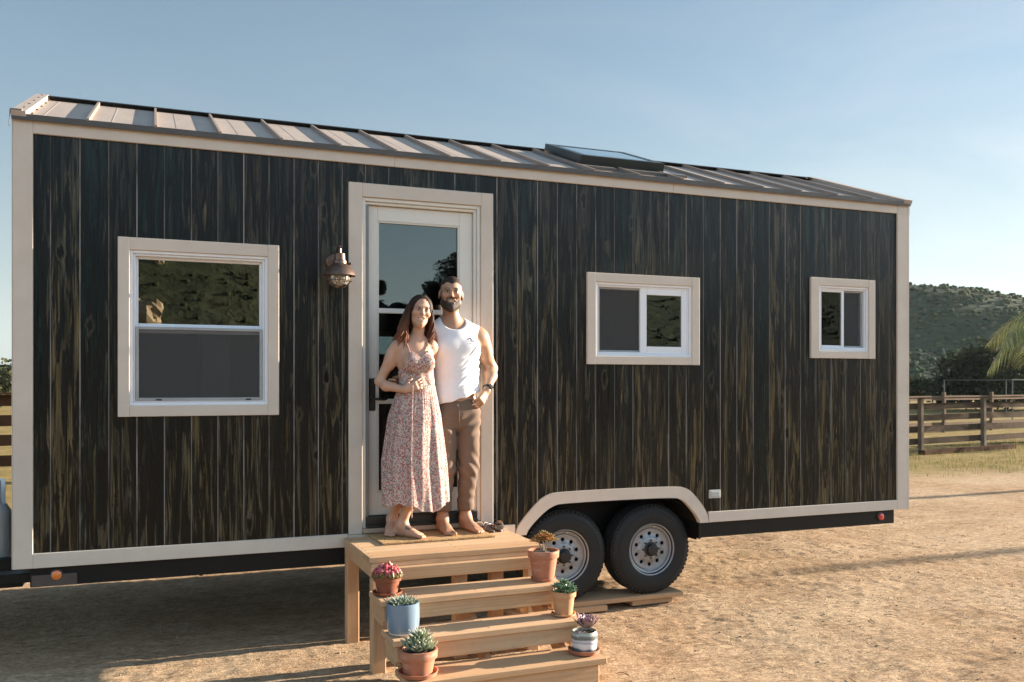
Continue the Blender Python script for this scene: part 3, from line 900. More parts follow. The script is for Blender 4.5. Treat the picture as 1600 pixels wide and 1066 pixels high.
m = MB(); m.box(5.143, 5.258, -.016, 0, .848, .918, .004); m.box(5.156, 5.245, -.023, -.015, .862, .908, .004); m.build('outlet_cover', plain('outlet_grey', (.50, .50, .49), None, 6, .5), house)

# ---- roof
m = MB()
def slope(mb, x0, x1, ya, yb, off, th, mi=0):
    sgn = 1 if ya <= DEP / 2 + .01 and yb <= DEP / 2 + .01 else -1
    n = Vector((0, -.378 * sgn, 1)).normalized()
    p = [(x0, ya), (x1, ya), (x1, yb), (x0, yb)]
    top = [Vector((a, b, roof_z(b) if True else 0)) + n * (off + th) for a, b in p]
    bot = [Vector((a, b, roof_z(b))) + n * off for a, b in p]
    fs = [(0, 1, 2, 3), (7, 6, 5, 4), (0, 4, 5, 1), (1, 5, 6, 2), (2, 6, 7, 3), (3, 7, 4, 0)]
    mb.add(top + bot, fs, mi)
def rz_ext(y): return 3.487 + .378 * y
slope(m, -.004, WX + .012, -.035, DEP / 2, 0, .006)
slope(m, -.004, WX + .012, DEP / 2 + .0001, DEP + .035, 0, .006)
RIBX = [.425 + .4035 * k for k in range(17)]
# shallow stiffening creases in every pan
for k in range(18):
    xc = .425 + .4035 * k - .2017
    for dx in (-.068, .068):
        if 0 < xc + dx < WX: slope(m, xc + dx - .003, xc + dx + .003, -.03, DEP / 2 - .06, .006, .0012)
rf = m.build('roof', ROOFM, house, ang=15)
for xr in RIBX:
    m = MB(); slope(m, xr - .008, xr + .008, -.036, DEP / 2 - .05, .006, .029); slope(m, xr - .008, xr + .008, DEP / 2 + .05, DEP + .034, .006, .029)
    m.build('standing_seam', SEAM, rf, ang=15)
for (x0, x1) in ((-.008, .075), (WX - .075, WX + .022)):
    m = MB(); slope(m, x0, x1, -.04, DEP / 2, .007, .034); slope(m, x0, x1, DEP / 2 + .0001, DEP + .04, .007, .034)
    ob = m.build('gable_flashing', ROOFM, rf, ang=15)
    if x0 < 1:
        for y in (.16, .42, .68, .94, 1.16):
            m = MB(); m.ell(x1 + .012, y, roof_z(y) + .012, .009, .009, .006, 8, 4); m.build('screw', SCRW, ob)
            m = MB(); m.ell(x0 + .05, y, roof_z(y) + .046, .008, .008, .005, 8, 4); m.build('screw', SCRW, ob)
        m = MB(); m.box(-.010, .055, -.047, -.0405, 3.49, 3.524, .002); m.tube([(-.012, -.044, 3.52), (-.014, -.044, 3.46), (-.020, -.042, 3.43), (-.014, -.045, 3.41)], .003, 6); m.build('flashing_end', SCRW, ob)
m = MB(); slope(m, .0, WX, DEP / 2 - .07, DEP / 2, .0305, .006); slope(m, .0, WX, DEP / 2 + .0001, DEP / 2 + .07, .0305, .006)
slope(m, .08, WX - .08, DEP / 2 - .045, DEP / 2 - .03, .006, .015)
m.build('ridge_cap', DARKST, rf, ang=15)
m = MB(); m.box(-.005, WX + .014, -.036, .012, WZ1 + .001, 3.490, .002); m.box(-.006, WX + .014, -.043, -.0365, 3.458, 3.498, .002); m.box(-.01, WX + .01, DEP - .01, DEP + .035, WZ1, 3.488, .002)
m.build('drip_edge', ROOFD, house)
for xg, s in ((-.0065, -1), (WX, 1)):
    m = MB()
    for (ya, yb) in ((-.02, DEP / 2), (DEP / 2 + .0001, DEP + .02)):
        vs = [(xg + d, y, roof_z(y) + o) for d in (0, .006 if s < 0 else .02) for y, o in ((ya, -.10), (yb, -.10), (yb, -.004), (ya, -.004))]
        m.add(vs, [(0, 3, 2, 1), (4, 5, 6, 7), (0, 1, 5, 4), (2, 3, 7, 6), (1, 2, 6, 5), (3, 0, 4, 7)])
    m.build('rake_trim', CREAM, house)
# skylight
SKM = plain('skylight_cladding', (.030, .043, .045), (.025, .036, .038), 5, .35, .3)
sk = MB(); X0, X1, Y0, Y1 = 4.10, 4.90, .33, 1.06
slope(sk, X0, X0 + .07, Y0, Y1, .006, .096); slope(sk, X1 - .07, X1, Y0, Y1, .006, .096); slope(sk, X0 + .0701, X1 - .0701, Y0, Y0 + .075, .006, .0955); slope(sk, X0 + .0701, X1 - .0701, Y1 - .07, Y1, .006, .0955)
so_ = sk.build('skylight', SKM, rf, ang=15)
sk = MB(); slope(sk, X0 + .071, X1 - .071, Y0 + .076, Y1 - .071, .095, .004); sk.build('skylight_glass', glass_mat('skylight_pane', (.10, .14, .15), 2.2, .16), so_)
sk = MB(); slope(sk, X0 - .10, X1 + .06, Y0 - .16, Y0 - .001, .0075, .003)
for q in (X0 - .02, X0 + .36, X0 + .66): slope(sk, q, q + .30, Y0 - .13, Y0 - .05, .0105, .022)
slope(sk, X0 - .10, X0 - .001, Y0 - .0005, Y1 + .03, .0075, .003); slope(sk, X1 + .001, X1 + .06, Y0 - .0005, Y1 + .03, .0075, .003)
sk.build('skylight_flashing', plain('flashing_metal', (.20, .19, .18), None, 6, .4, .4), so_)

# ---- windows and door
def ring(mb, x0, x1, z0, z1, w, y0, y1, b=.002, wb=None, wt=None, wl=None, wr=None, mi=0):
    wb = w if wb is None else wb; wt = w if wt is None else wt; wl = w if wl is None else wl; wr = w if wr is None else wr
    mb.box(x0, x0 + wl, y0, y1, z0, z1, b, mi=mi); mb.box(x1 - wr, x1, y0, y1, z0, z1, b, mi=mi)
    mb.box(x0 + wl + .0002, x1 - wr - .0002, y0, y1, z0, z0 + wb, b, mi=mi); mb.box(x0 + wl + .0002, x1 - wr - .0002, y0, y1, z1 - wt, z1, b, mi=mi)
GREYF = plain('screen_frame_grey', (.36, .37, .37), None, 8, .45)
def window(name, tr, fr, lb):
    m = MB()
    tx0, tx1, tz0, tz1 = tr; fx0, fx1, fz0, fz1 = fr
    # casing: two uprights between a head and a sill board
    m.box(tx0, fx0 + .006, -.024, .012, tz0, tz1, .003); m.box(fx1 - .006, tx1, -.024, .012, tz0, tz1, .003)
    m.box(fx0 + .0062, fx1 - .0062, -.0235, .012, tz0 + .0006, fz0 + .006, .003); m.box(fx0 + .0062, fx1 - .0062, -.0235, .012, fz1 - .006, tz1 - .0006, .003)
    wn = m.build('window', CREAM, house); wn['label'] = lb
    m = MB(); ring(m, fx0, fx1, fz0, fz1, .026, -.010, .095, .003); ring(m, fx0 + .0262, fx1 - .0262, fz0 + .0262, fz1 - .0262, .014, .004, .09, .002)
    m.build('window_frame', VINYL, wn)
    return wn
def sash(wn, x0, x1, z0, z1, w, y, screen=False, glass=GLASS, **kw):
    m = MB(); ring(m, x0, x1, z0, z1, w, y, y + .022, .003, **kw); m.build('sash', VINYL, wn)
    g = MB(); g.box(x0 + w * .6, x1 - w * .6, y + .010, y + .014, z0 + w * .6, z1 - w * .6, 0); g.build('pane', glass, wn)
    if screen:
        m = MB(); ring(m, x0 + w * .5, x1 - w * .5, z0 + w * .3, z1 - w * .3, .018, y - .018, y - .006, .002); m.build('screen_frame', GREYF, wn)
        m = MB(); m.box(x0 + w * .5 + .018, x1 - w * .5 - .018, y - .012, y - .011, z0 + w * .3 + .018, z1 - w * .3 - .018, 0); m.build('insect_screen', SCREEN, wn)
wn = window('w1', (.599, 1.620, 1.595, 2.767), (.664, 1.552, 1.662, 2.692), 'tall two-pane window left of the lamp')
sash(wn, .692, 1.524, 2.165, 2.664, .030, .038, wb=.045)
sash(wn, .692, 1.524, 1.690, 2.196, .030, .012, True, wt=.05)
for x in (.83, 1.40):
    m = MB(); m.box(x, x + .035, -.010, .0, 1.700, 1.710, .002); m.build('sash_latch', BLACK, wn)
wn = window('w2', (3.998, 5.043, 1.966, 2.695), (4.070, 4.975, 2.026, 2.628), 'wide sliding window with a screen on its left half')
sash(wn, 4.098, 4.530, 2.054, 2.600, .030, .040, True)
sash(wn, 4.492, 4.947, 2.054, 2.600, .062, .008)
wn = window('w3', (6.202, 6.932, 2.038, 2.755), (6.288, 6.862, 2.098, 2.692), 'small two-pane window nearest the right corner')
sash(wn, 6.316, 6.600, 2.126, 2.664, .030, .012)
sash(wn, 6.572, 6.834, 2.126, 2.664, .030, .040, True)

m = MB(); ring(m, 2.70, 4.20, 2.06, 2.34, .05, DEP - .09, DEP + .012, .003); bw = m.build('window', VINYL, house); bw['label'] = 'narrow window in the far wall, seen through the door glass'
g = MB(); g.box(2.74, 4.16, DEP - .05, DEP - .046, 2.10, 2.30, 0); g.build('pane', GLASS, bw)
m = MB()
m.box(2.104, 2.202, -.024, .012, .735, 3.250, .003); m.box(3.104, 3.202, -.024, .012, .735, 3.250, .003); m.box(2.2022, 3.1038, -.0236, .012, 3.152, 3.2496, .003)
dfm = m.build('door_frame', CREAM, house)
m = MB(); ring(m, 2.2025, 3.1035, .745, 3.1515, .026, -.008, .10, .003, wb=.002); ring(m, 2.229, 3.077, .747, 3.125, .020, .008, .098, .003, wb=.002)
m.build('door_jamb', DOORP, dfm)
m = MB(); m.box(2.2285, 2.2515, -.0065, .037, .86, 3.10, .002); m.build('reveal_strip', plain('strip_grey', (.22, .22, .215), None, 6, .6), dfm)  # thin grey strip along the left door reveal only
m = MB(); m.box(2.2025, 3.1035, -.055, .09, .742, .775, .004); m.build('door_sill', plain('sill_wood', (.42, .33, .24), (.34, .26, .18), 6, .6, stretch=(1, 8, 8)), dfm)
m = MB(); m.box(2.23, 3.076, -.022, .06, .776, .852, .006); m.box(2.232, 3.074, -.046, -.0225, .776, .80, .003); m.build('threshold', BLACK, dfm)
m = MB()
DX0, DX1, DZ0, DZ1 = 2.252, 3.054, .856, 3.102
gx0, gx1, gz0, gz1 = 2.325, 2.952, 1.022, 2.996
ring(m, DX0, DX1, DZ0, DZ1, .07, .038, .082, .003, wl=gx0 - DX0, wr=DX1 - gx1, wb=gz0 - DZ0, wt=DZ1 - gz1)
dr = m.build('door', DOORP, house)
for (z0, z1) in ((2.326, 2.362), (1.664, 1.700)):
    m = MB(); m.box(gx0 + .0005, gx1 - .0005, .040, .080, z0, z1, .004); m.build('glazing_bar', DOORP, dr)
m = MB(); ring(m, gx0 + .0002, gx1 - .0002, gz0 + .0002, gz1 - .0002, .012, .042, .056, .003); m.build('glazing_bead', DOORP, dr)
for (z0, z1) in ((gz0, 1.664), (1.700, 2.326), (2.362, gz1)):
    m = MB(); m.box(gx0 + .006, gx1 - .006, .058, .062, z0 + .0005, z1 - .0005, 0); m.build('pane', DGLASS, dr)
m = MB(); m.box(2.262, 2.308, .024, .039, 1.615, 1.850, .008)
m.lathe([(.011, 0), (.011, .045), (.0, .047)], 14, M=Matrix.Translation((2.285, .030, 1.70)) @ MY); m.tube([(2.285, -.012, 1.70), (2.31, -.018, 1.70), (2.36, -.018, 1.695), (2.385, -.012, 1.70)], [.010, .009, .008, .006], 10)
m.lathe([(.013, 0), (.013, .008), (.0, .009)], 14, M=Matrix.Translation((2.285, .028, 1.80)) @ MY)
m.build('door_handle', BLACK, dr)

# ---- wall lamp left of the door
COPPER = NT('weathered_copper'); v = COPPER.coord(); f = COPPER.noise(v, 22, 5, .65)
cc = COPPER.ramp(f, [(.3, (.10, .066, .050)), (.6, (.17, .11, .082)), (.8, (.25, .19, .15))]); COPPER.bsdf(cc, .42, .75, .5, COPPER.bump(f, .12, .003)); COPPER = COPPER.m
LX, LY, LZ = 2.005, -.20, 2.575
m = MB(); m.lathe([(.060, 0), (.060, .012), (.050, .022), (.0, .024)], 20, M=Matrix.Translation((LX, 0, LZ + .10)) @ MY)
lp = m.build('wall_lamp', COPPER, house)
m = MB(); m.tube([(LX, -.02, LZ + .10), (LX, -.06, LZ + .112), (LX, -.10, LZ + .140), (LX, -.145, LZ + .176), (LX, -.18, LZ + .182), (LX, -.2, LZ + .165), (LX, LY, LZ + .12)], .0115, 10); m.build('gooseneck', COPPER, lp)
m = MB(); m.lathe([(.028, .135), (.036, .13), (.038, .088), (.046, .082), (.048, .062), (.064, .052), (.086, .028), (.103, .0), (.110, -.020), (.107, -.022), (.098, -.002), (.06, .045)], 28, LX, LY, LZ, cap=False)
m.tube([(LX + .05, LY - .02, LZ + .062), (LX + .075, LY - .03, LZ + .062)], [.006, .011], 8)
m.build('lamp_shade', COPPER, lp)
m = MB(); m.lathe([(.066, -.005), (.070, -.03), (.064, -.058), (.045, -.080), (.0, -.090)], 22, LX, LY, LZ, cap=False)
t = NT('frosted_glass'); t.bsdf((.62, .60, .52), .12, 0, .6, None, Transmission_Weight=.55); m.build('lamp_glass', t.m, lp)
m = MB()
for k in range(4):
    a = PI * k / 4 + .3
    m.tube([(LX + .088 * math.cos(a) * math.cos(q), LY + .088 * math.sin(a) * math.cos(q), LZ - .018 - .085 * math.sin(q)) for q in [PI * j / 12 for j in range(13)]], .0032, 6)
m.tube([(LX + .082 * math.cos(q), LY + .082 * math.sin(q), LZ - .055) for q in [2 * PI * j / 24 for j in range(25)]], .003, 6)
m.build('lamp_cage', COPPER, lp)

# ---- wheels
RUB = plain('tyre_rubber', (.013, .0145, .015), (.009, .010, .0105), 7, .62, spec=.35, bump=.15, bscale=120)
RIM = plain('rim_paint', (.31, .32, .335), (.24, .25, .26), 6, .35, .25)
def make_wheel(px, py, pz, side=-1):
    M = Matrix.Translation((px, py, pz)) @ Matrix.Rotation(R(90) if side < 0 else R(-90), 4, 'X')
    m = MB()
    P = [(.196, -.085), (.205, -.098), (.222, -.107), (.255, -.115), (.300, -.114), (.335, -.105), (.352, -.092), (.364, -.078)]
    tread = []
    for a, b in ((-.074, -.046), (-.038, -.006), (.006, .038), (.046, .074)):
        tread += [(.362, a - .003), (.370, a), (.370, b), (.362, b + .003)]
    prof = P + tread + [(r, -z) for r, z in P[::-1]]
    m.lathe(prof, 72, M=M, cap=False)
    for k in range(60):     # shoulder lugs
        a = 2 * PI * k / 60
        for z in (-.085, .085):
            m.box(-.009, .009, .345, .3625, z - .013, z + .013, .002, M=M @ Matrix.Rotation(a, 4, 'Z'))
    m.lathe([(.302, .1145), (.306, .1165), (.310, .1140)], 72, M=M, cap=False); m.lathe([(.232, .1105), (.236, .1125), (.240, .1110)], 72, M=M, cap=False)
    wheel = m.build('wheel', RUB, house, ang=25); 
    m = MB()
    m.lathe([(.207, .088), (.216, .100), (.213, .106), (.206, .102), (.200, .086), (.186, .080), (.183, .060), (.172, .055), (.168, .066)], 60, M=M, cap=False)
    K = 10
    for k in range(K):
        a0 = 2 * PI * (k + .5) / K; hw = PI / K; rc, rh = .128, .0165
        out = []; inn = []
        for q in range(24):
            th = 2 * PI * q / 24
            inn.append((rc + rh * math.cos(th), rh * math.sin(th) / rc))
            ct, st = math.cos(th), math.sin(th); s = 1 / max(abs(ct), abs(st))
            out.append((rc + (.168 - rc if ct > 0 else rc - .095) * ct * s, hw * st * s))
        zz = lambda r: .066 - (r - .168) * -.10 if r > .13 else .0622 + (.13 - r) * .35
        vs = [(r * math.cos(a0 + a), r * math.sin(a0 + a), .066 if r > .16 else .062 + max(0, (.128 - r)) * .5) for r, a in out]
        vs += [(r * math.cos(a0 + a), r * math.sin(a0 + a), .062) for r, a in inn]
        vs += [(r * math.cos(a0 + a), r * math.sin(a0 + a), .050) for r, a in inn]
        fs = [(q, (q + 1) % 24, 24 + (q + 1) % 24, 24 + q) for q in range(24)] + [(24 + q, 24 + (q + 1) % 24, 48 + (q + 1) % 24, 48 + q) for q in range(24)]
        m.add(vs, fs, M=M)
    m.lathe([(.095, .0785), (.088, .082), (.060, .082), (.055, .075)], 40, M=M, cap=False)
    m.build('rim', RIM, wheel, ang=30)
    m = MB(); m.lathe([(.19, .02), (.0, .02)], 30, M=M, cap=False); m.build('brake_drum', DARKST, wheel)
    m = MB(); m.lathe([(.062, .06), (.060, .088), (.050, .096), (.046, .128), (.036, .136), (.0, .138)], 26, M=M); m.build('hub_cap', BLACK, wheel)
    for k in range(8):
        a = 2 * PI * k / 8; m = MB()
        m.lathe([(.0075, .08), (.0075, .094), (.0, .096)], 6, .074 * math.cos(a), .074 * math.sin(a), 0, M=M)
        m.build('lug_nut', BLACK, wheel)
    m = MB(); m.tube([(.02, .185, .098), (.021, .19, .116)], .004, 6, M=M); m.build('valve', WHITEP, wheel)
    return wheel
for x in (3.845, 4.640): make_wheel(x, .175, .440)
for x in (3.845, 4.640): make_wheel(x, DEP - .175, .440, 1)
m = MB()
for x in (3.845, 4.640): m.tube([(x, .2, .44), (x, DEP - .2, .44)], .04, 12)
m.build('axle', DARKST, house)

# propane tank standing on the tongue
PT = plain('tank_white', (.85, .84, .82), (.80, .79, .78), 4, .38, bump=.05)
tk = thing('propane_tank', 'white propane tank at the left end of the dark trailer', 'gas tank', (-.265, .80, .470))
m = MB(); m.lathe([(.085, .0), (.13, .01), (.152, .05), (.155, .10), (.155, .40), (.150, .45), (.12, .50), (.06, .52), (.0, .525)], 32, -.265, .80, .470); m.build('tank_body', PT, tk)
m = MB()
for k in range(26):
    a = .2 + 1.75 * PI * k / 26; a2 = .2 + 1.75 * PI * (k + 1) / 26
    zt = .67; zb = .50 if k not in (6, 7, 8, 16, 17, 18) else .60
    m.prism([(0, 0), (1, 0), (1, 1), (0, 1)], 0, 0) if False else None
    p = [(-.265 + r * math.cos(q), .80 + r * math.sin(q), .47 + z) for q in (a, a2) for r in (.110, .114) for z in (zb, zt)]
    m.add(p, [(0, 1, 3, 2), (4, 6, 7, 5), (1, 5, 7, 3), (0, 2, 6, 4), (2, 3, 7, 6), (0, 4, 5, 1)])
m.build('collar', PT, tk, ang=30)
m = MB(); m.lathe([(.02, .52), (.02, .60), (.0, .60)], 12, -.265, .80, .470); m.tube([(-.265, .80, 1.05), (-.19, .74, 1.05)], .013, 8); m.build('valve', BLACK, tk)
m = MB(); m.lathe([(.10, -.002), (.105, .02), (.10, .022)], 24, -.265, .80, .470); m.build('foot_ring', PT, tk)
# ------------------------------------------------------------------ wooden steps in front of the door
def wood(name, stretch, c1=(.64, .405, .235), c2=(.50, .29, .155)):
    t = NT(name); a = t.attr()
    v = t.coord(stretch)
    sh = t.N('ShaderNodeVectorMath', operation='MULTIPLY_ADD'); t.L(a.outputs['Color'], sh.inputs[0]); sh.inputs[1].default_value = (13, 17, 19); t.L(v, sh.inputs[2])
    f = t.noise(sh.outputs[0], 1, 6, .62, .8)
    wv = t.N('ShaderNodeTexWave', wave_type='RINGS'); wv.inputs['Scale'].default_value = .8; wv.inputs['Distortion'].default_value = 3.5; wv.inputs['Detail'].default_value = 3
    t.L(sh.outputs[0], wv.inputs['Vector'])
    col = t.ramp(f, [(.3, c2), (.55, c1), (.75, tuple(min(x * 1.14, 1) for x in c1))])
    col = t.mix(col, (.40, .22, .10), t.math('MULTIPLY', t.ramp(wv.outputs['Fac'], [(.45, (0, 0, 0)), (.9, (1, 1, 1))]), .36))
    sc_ = t.N('ShaderNodeSeparateColor'); t.L(a.outputs['Color'], sc_.inputs[0])
    col = t.mix(col, (.62, .45, .28), t.math('MULTIPLY', sc_.outputs[0], .45))
    col = t.mix(col, (.38, .22, .105), t.math('MULTIPLY', sc_.outputs[1], .45))
    mk = t.N('ShaderNodeVectorMath', operation='SCALE'); mk.inputs['Scale'].default_value = .55; t.L(sh.outputs[0], mk.inputs[0])
    vk = t.N('ShaderNodeTexVoronoi'); vk.inputs['Scale'].default_value = 1.0; t.L(mk.outputs[0], vk.inputs['Vector'])
    col = t.mix(col, (.20, .095, .04), t.ramp(vk.outputs['Distance'], [(.045, (.9, .9, .9)), (.10, (0, 0, 0))]))
    sm = t.noise(t.coord((5, 5, 5)), 1.0, 6, .65); col = t.mix(col, (.30, .215, .135), t.ramp(sm, [(.52, (0, 0, 0)), (.72, (.38, .38, .38))]))
    t.bsdf(col, .68, 0, .2, t.bump(f, .25, .003)); return t.m
WOODX = wood('fir_lengthwise', (1.5, 22, 22)); WOODZ = wood('fir_upright', (22, 22, 1.5)); WOODY = wood('fir_crosswise', (22, 1.5, 22))
def rc(): return (random.random(), random.random(), random.random())
ST_ROT = R(.7)
st = thing('wooden_steps', 'raw fir steps of four treads leading up to the glazed door', 'steps', (2.06, -.012, 0), ST_ROT)
def sb(name, x0, x1, y0, y1, z0, z1, mat, parent=st, b=.004, M=None):
    m = MB(); m.box(x0, x1, y0, y1, z0, z1, b, M, c=rc()); return m.build(name, mat, parent, org=(0, 0, 0))
SW = 1.2
# platform: planks, rim boards, posts
py = -.81
for wdt in (.185, .185, .185, .232):
    sb('deck_board', 0 + random.uniform(-.003, .003), SW + random.uniform(-.004, .004), py + .002, py + wdt - .002, .682, .720, WOODX); py += wdt
for x in (.012, SW - .05): sb('rim_joist', x, x + .038, -.768, -.02, .590, .6815, WOODY)
sb('rim_board', .012, SW - .012, -.806, -.7685, .588, .6815, WOODX)
sb('riser', .055, SW - .06, -.850, -.812, .570, .652, WOODX)
for (x, y, z1) in ((.012, -.105, .59), (SW - .097, -.105, .59), (.012, -.850, .588), (SW - .097, -.765, .59)):
    sb('post', x, x + .085, y, y + .085, -.02, z1 - .0005, WOODZ)
for x in (.60, .86): sb('post', x, x + .085, -.72, -.635, -.02, .681, WOODZ)
TR = [(-1.150, .525), (-1.385, .350), (-1.615, .175)]
for i, (yf, zt) in enumerate(TR):
    dx = (-.012, .004, .028)[i]
    sb('tread', dx - .004, SW + dx + .022, yf, yf + .285, zt - .038, zt, WOODX)
    sb('riser', dx + .02, SW + dx - .02, yf + .022, yf + .060, (zt - .038 - (.092, .098, .13)[i]), zt - .0385, WOODX)
    for x in (dx + .022, SW + dx - .060): sb('stringer', x, x + .038, yf + .0605, yf + .275, max(zt - .17, -.01), zt - .0385, WOODY)
for x, z in ((SW - .045, .14), (.03, .14)): sb('post', x, x + .07, -1.558, -1.475, -.02, z - .004, WOODZ)
# sawn stringer boards running down under the treads
def sloped(x, th, y0, z0, y1, z1, wd):
    m = MB(); d = Vector((0, y1 - y0, z1 - z0)).normalized(); n = Vector((0, -d.z, d.y)) * wd / 2
    P = [Vector((0, y0, z0)) + n, Vector((0, y0, z0)) - n, Vector((0, y1, z1)) - n, Vector((0, y1, z1)) + n]
    m.add([(x, p.y, max(p.z, -.01)) for p in P] + [(x + th, p.y, max(p.z, -.01)) for p in P], [(0, 1, 2, 3), (7, 6, 5, 4), (0, 4, 5, 1), (1, 5, 6, 2), (2, 6, 7, 3), (3, 7, 4, 0)], c=rc())
    return m.build('stringer', WOODY, st, org=(0, 0, 0))
for x in (.080, .585, SW - .115): sloped(x, .036, -.86, .40, -1.50, -.04, .15)

# screw heads
def screw(x, y, z):
    m = MB(); m.lathe([(.0045, 0), (.0045, .0012), (.003, .0008), (.0, .0004)], 8, x, y, z); m.build('screw', SCRW, st, org=(0, 0, 0))
for yy in (-.76, -.67, -.57, -.48, -.38, -.30, -.17, -.06):
    for xx in (.03, .62, SW - .03): screw(xx + random.uniform(-.004, .004), yy, .7202)
for i, (yf, zt) in enumerate(TR):
    for xx in (.05, .61, SW - .03):
        for yy in (.06, .22): screw(xx + random.uniform(-.006, .006), yf + yy, zt + .0002)

def deckpt(x, y, z=0.0):
    """a spot on the steps, in the steps' own measure, as a world point"""
    c, s = math.cos(ST_ROT), math.sin(ST_ROT)
    return (2.06 + x * c - y * s, -.012 + x * s + y * c, z)

# door mat
t = NT('coir'); v = t.coord(); f = t.noise(v, 90, 4, .7); f2 = t.noise(v, 7, 4, .6)
col = t.ramp(f, [(.3, (.30, .17, .07)), (.7, (.55, .36, .18))]); col = t.mix(col, (.62, .43, .24), t.math('MULTIPLY', f2, .4))
t.bsdf(col, .95, 0, .1, t.bump(f, 1, .006)); COIR = t.m
mt = MB()
mx, my, _ = deckpt(.185, -.435)
mt.box(0, .82, 0, .40, 0, .012, .004)
mo = mt.build('doormat', COIR, None, org=(0, 0, 0)); mo.location = (mx, my, .7205); mo.rotation_euler = (0, 0, R(1.5))
tag(mo, 'tan coir doormat under the bare feet on the top step', 'doormat')
fr = MB()
for _ in range(1500):
    x = random.uniform(0, .82); y = random.choice((random.uniform(-.006, .01), random.uniform(.39, .406))) if random.random() < .4 else random.uniform(0, .4)
    fr.tube([(x, y, .010), (x + random.uniform(-.006, .006), y + random.uniform(-.006, .006), .012 + random.uniform(.002, .007))], [.0012, .0006], 4, cap=False)
fb = fr.build('bristles', COIR, mo, org=(0, 0, 0))

# sandals
SOLE = plain('sandal_sole', (.075, .045, .030), (.05, .03, .02), 12, .6); STRAP = plain('sandal_strap', (.11, .055, .035), (.07, .035, .02), 14, .4)
def make_sandal(x, y, rot, lb, mirror=1):
    r = thing('sandal', lb, 'sandal', (x, y, .7205), rot, 'pair of strappy sandals')
    m = MB(); out = []
    for k in range(28):
        a = 2 * PI * k / 28; yy = math.cos(a) * .125; ww = .040 + .010 * math.cos(a) * 1
        out.append((math.sin(a) * ww, yy))
    n = 28
    vs = [(px, q, 0) for px, q in out] + [(px * 1.02, q * 1.01, .012) for px, q in out] + [(px * .97, q * .985, .016) for px, q in out]
    fs = [tuple(range(n))[::-1], tuple(range(2 * n, 3 * n))]
    for j in (0, 1):
        for k in range(n): fs.append((j * n + k, j * n + (k + 1) % n, (j + 1) * n + (k + 1) % n, (j + 1) * n + k))
    m.add(vs, fs); m.build('sole', SOLE, r, org=(0, 0, 0))
    def arc(y0, y1, h, w, sk=0):
        m = MB(); m.tube([(math.cos(q) * w + sk * math.sin(q), y0 + (y1 - y0) * (1 - math.cos(q)) / 2, .012 + math.sin(q) * h) for q in [PI * j / 14 for j in range(15)]], .0055, 8, flat=.5); return m.build('strap', STRAP, r, org=(0, 0, 0))
    arc(-.075, -.040, .040, .043, .008 * mirror); arc(-.030, -.062, .046, .044); arc(.015, -.03, .052, .042, -.01 * mirror)
    m = MB(); m.tube([(math.cos(q) * .040, .045 + math.sin(q) * .062, .022 + .035 * math.sin(q)) for q in [PI * j / 16 for j in range(17)]], .0055, 8, flat=.6); m.build('heel_strap', STRAP, r, org=(0, 0, 0))
    m = MB(); m.box(.036, .046, .03, .045, .028, .044, .002); m.build('buckle', SCRW, r, org=(0, 0, 0))
make_sandal(3.105, -.120, R(8), 'brown strappy sandal nearer the doormat', 1)
make_sandal(3.205, -.105, R(-10), 'brown strappy sandal nearer the wheel arch', -1)

# ------------------------------------------------------------------ potted succulents
def terra(name, a, b, stain=(.62, .52, .44), amt=.5):
    t = NT(name); v = t.coord(); f = t.noise(v, 14, 6, .65); f2 = t.noise(t.coord((5, 5, 16)), 1.6, 5, .65)
    col = t.ramp(f, [(.3, b), (.7, a)]); col = t.mix(col, stain, t.math('MULTIPLY', t.ramp(f2, [(.52, (0, 0, 0)), (.75, (1, 1, 1))]), amt))
    t.bsdf(col, .8, 0, .25, t.bump(t.noise(v, 150, 4), .15, .002)); return t.m
TERRA = terra('terracotta', (.44, .185, .105), (.36, .145, .08)); TERRAD = terra('terracotta_dark', (.27, .095, .05), (.19, .065, .035), (.35, .2, .12), .3); TERRAL = terra('terracotta_pale', (.52, .29, .15), (.45, .235, .12), (.62, .54, .34), .7)
BLUEG = plain('blue_glaze', (.19, .265, .345), (.165, .235, .31), 5, .16, coat=.5, bump=.05, bscale=18)
SAUCW = plain('white_saucer', (.62, .60, .56), (.54, .52, .48), 8, .35)
SOIL = plain('potting_soil', (.035, .025, .018), (.09, .07, .05), 60, .95, bump=1, bscale=110)
PLANT = attr_mat('succulent', .38, .45, .25, 40, sss=0.0, trans=.12)
def leaf(mb, base, d, L, W, T, up, c0, c1, tip=.0, curl=0.0):
    """fleshy pointed leaf: rings along its length"""
    d = Vector(d).normalized(); s = d.cross(Vector(up)).normalized() if abs(d.dot(Vector(up).normalized())) < .98 else Vector((1, 0, 0)); n = s.cross(d)
    rings = 7; k = 6; vs = []; fs = []; cols = []
    for j in range(rings):
        u = j / (rings - 1); wd = W * math.sin(PI * min(.98, (.16 + .80 * u)) ** .9) ** .8 * (1 if u < .97 else .15); th = T * (1 - .55 * u)
        p = Vector(base) + d * L * u + n * curl * L * u * u
        for q in range(k):
            a = 2 * PI * q / k; vs.append(p + s * math.cos(a) * wd * .5 + n * math.sin(a) * th * .5)
        cols.append(tuple(c0[i] + (c1[i] - c0[i]) * u ** 2.2 for i in range(3)))
    n0 = len(mb.v)
    for j in range(rings - 1):
        for q in range(k): fs.append((j * k + q, j * k + (q + 1) % k, (j + 1) * k + (q + 1) % k, (j + 1) * k + q))
    fs.append(tuple((rings - 1) * k + q for q in range(k)))
    mb.add(vs, fs)
    for j in range(rings):
        for q in range(k): mb.c[n0 + j * k + q] = cols[j]
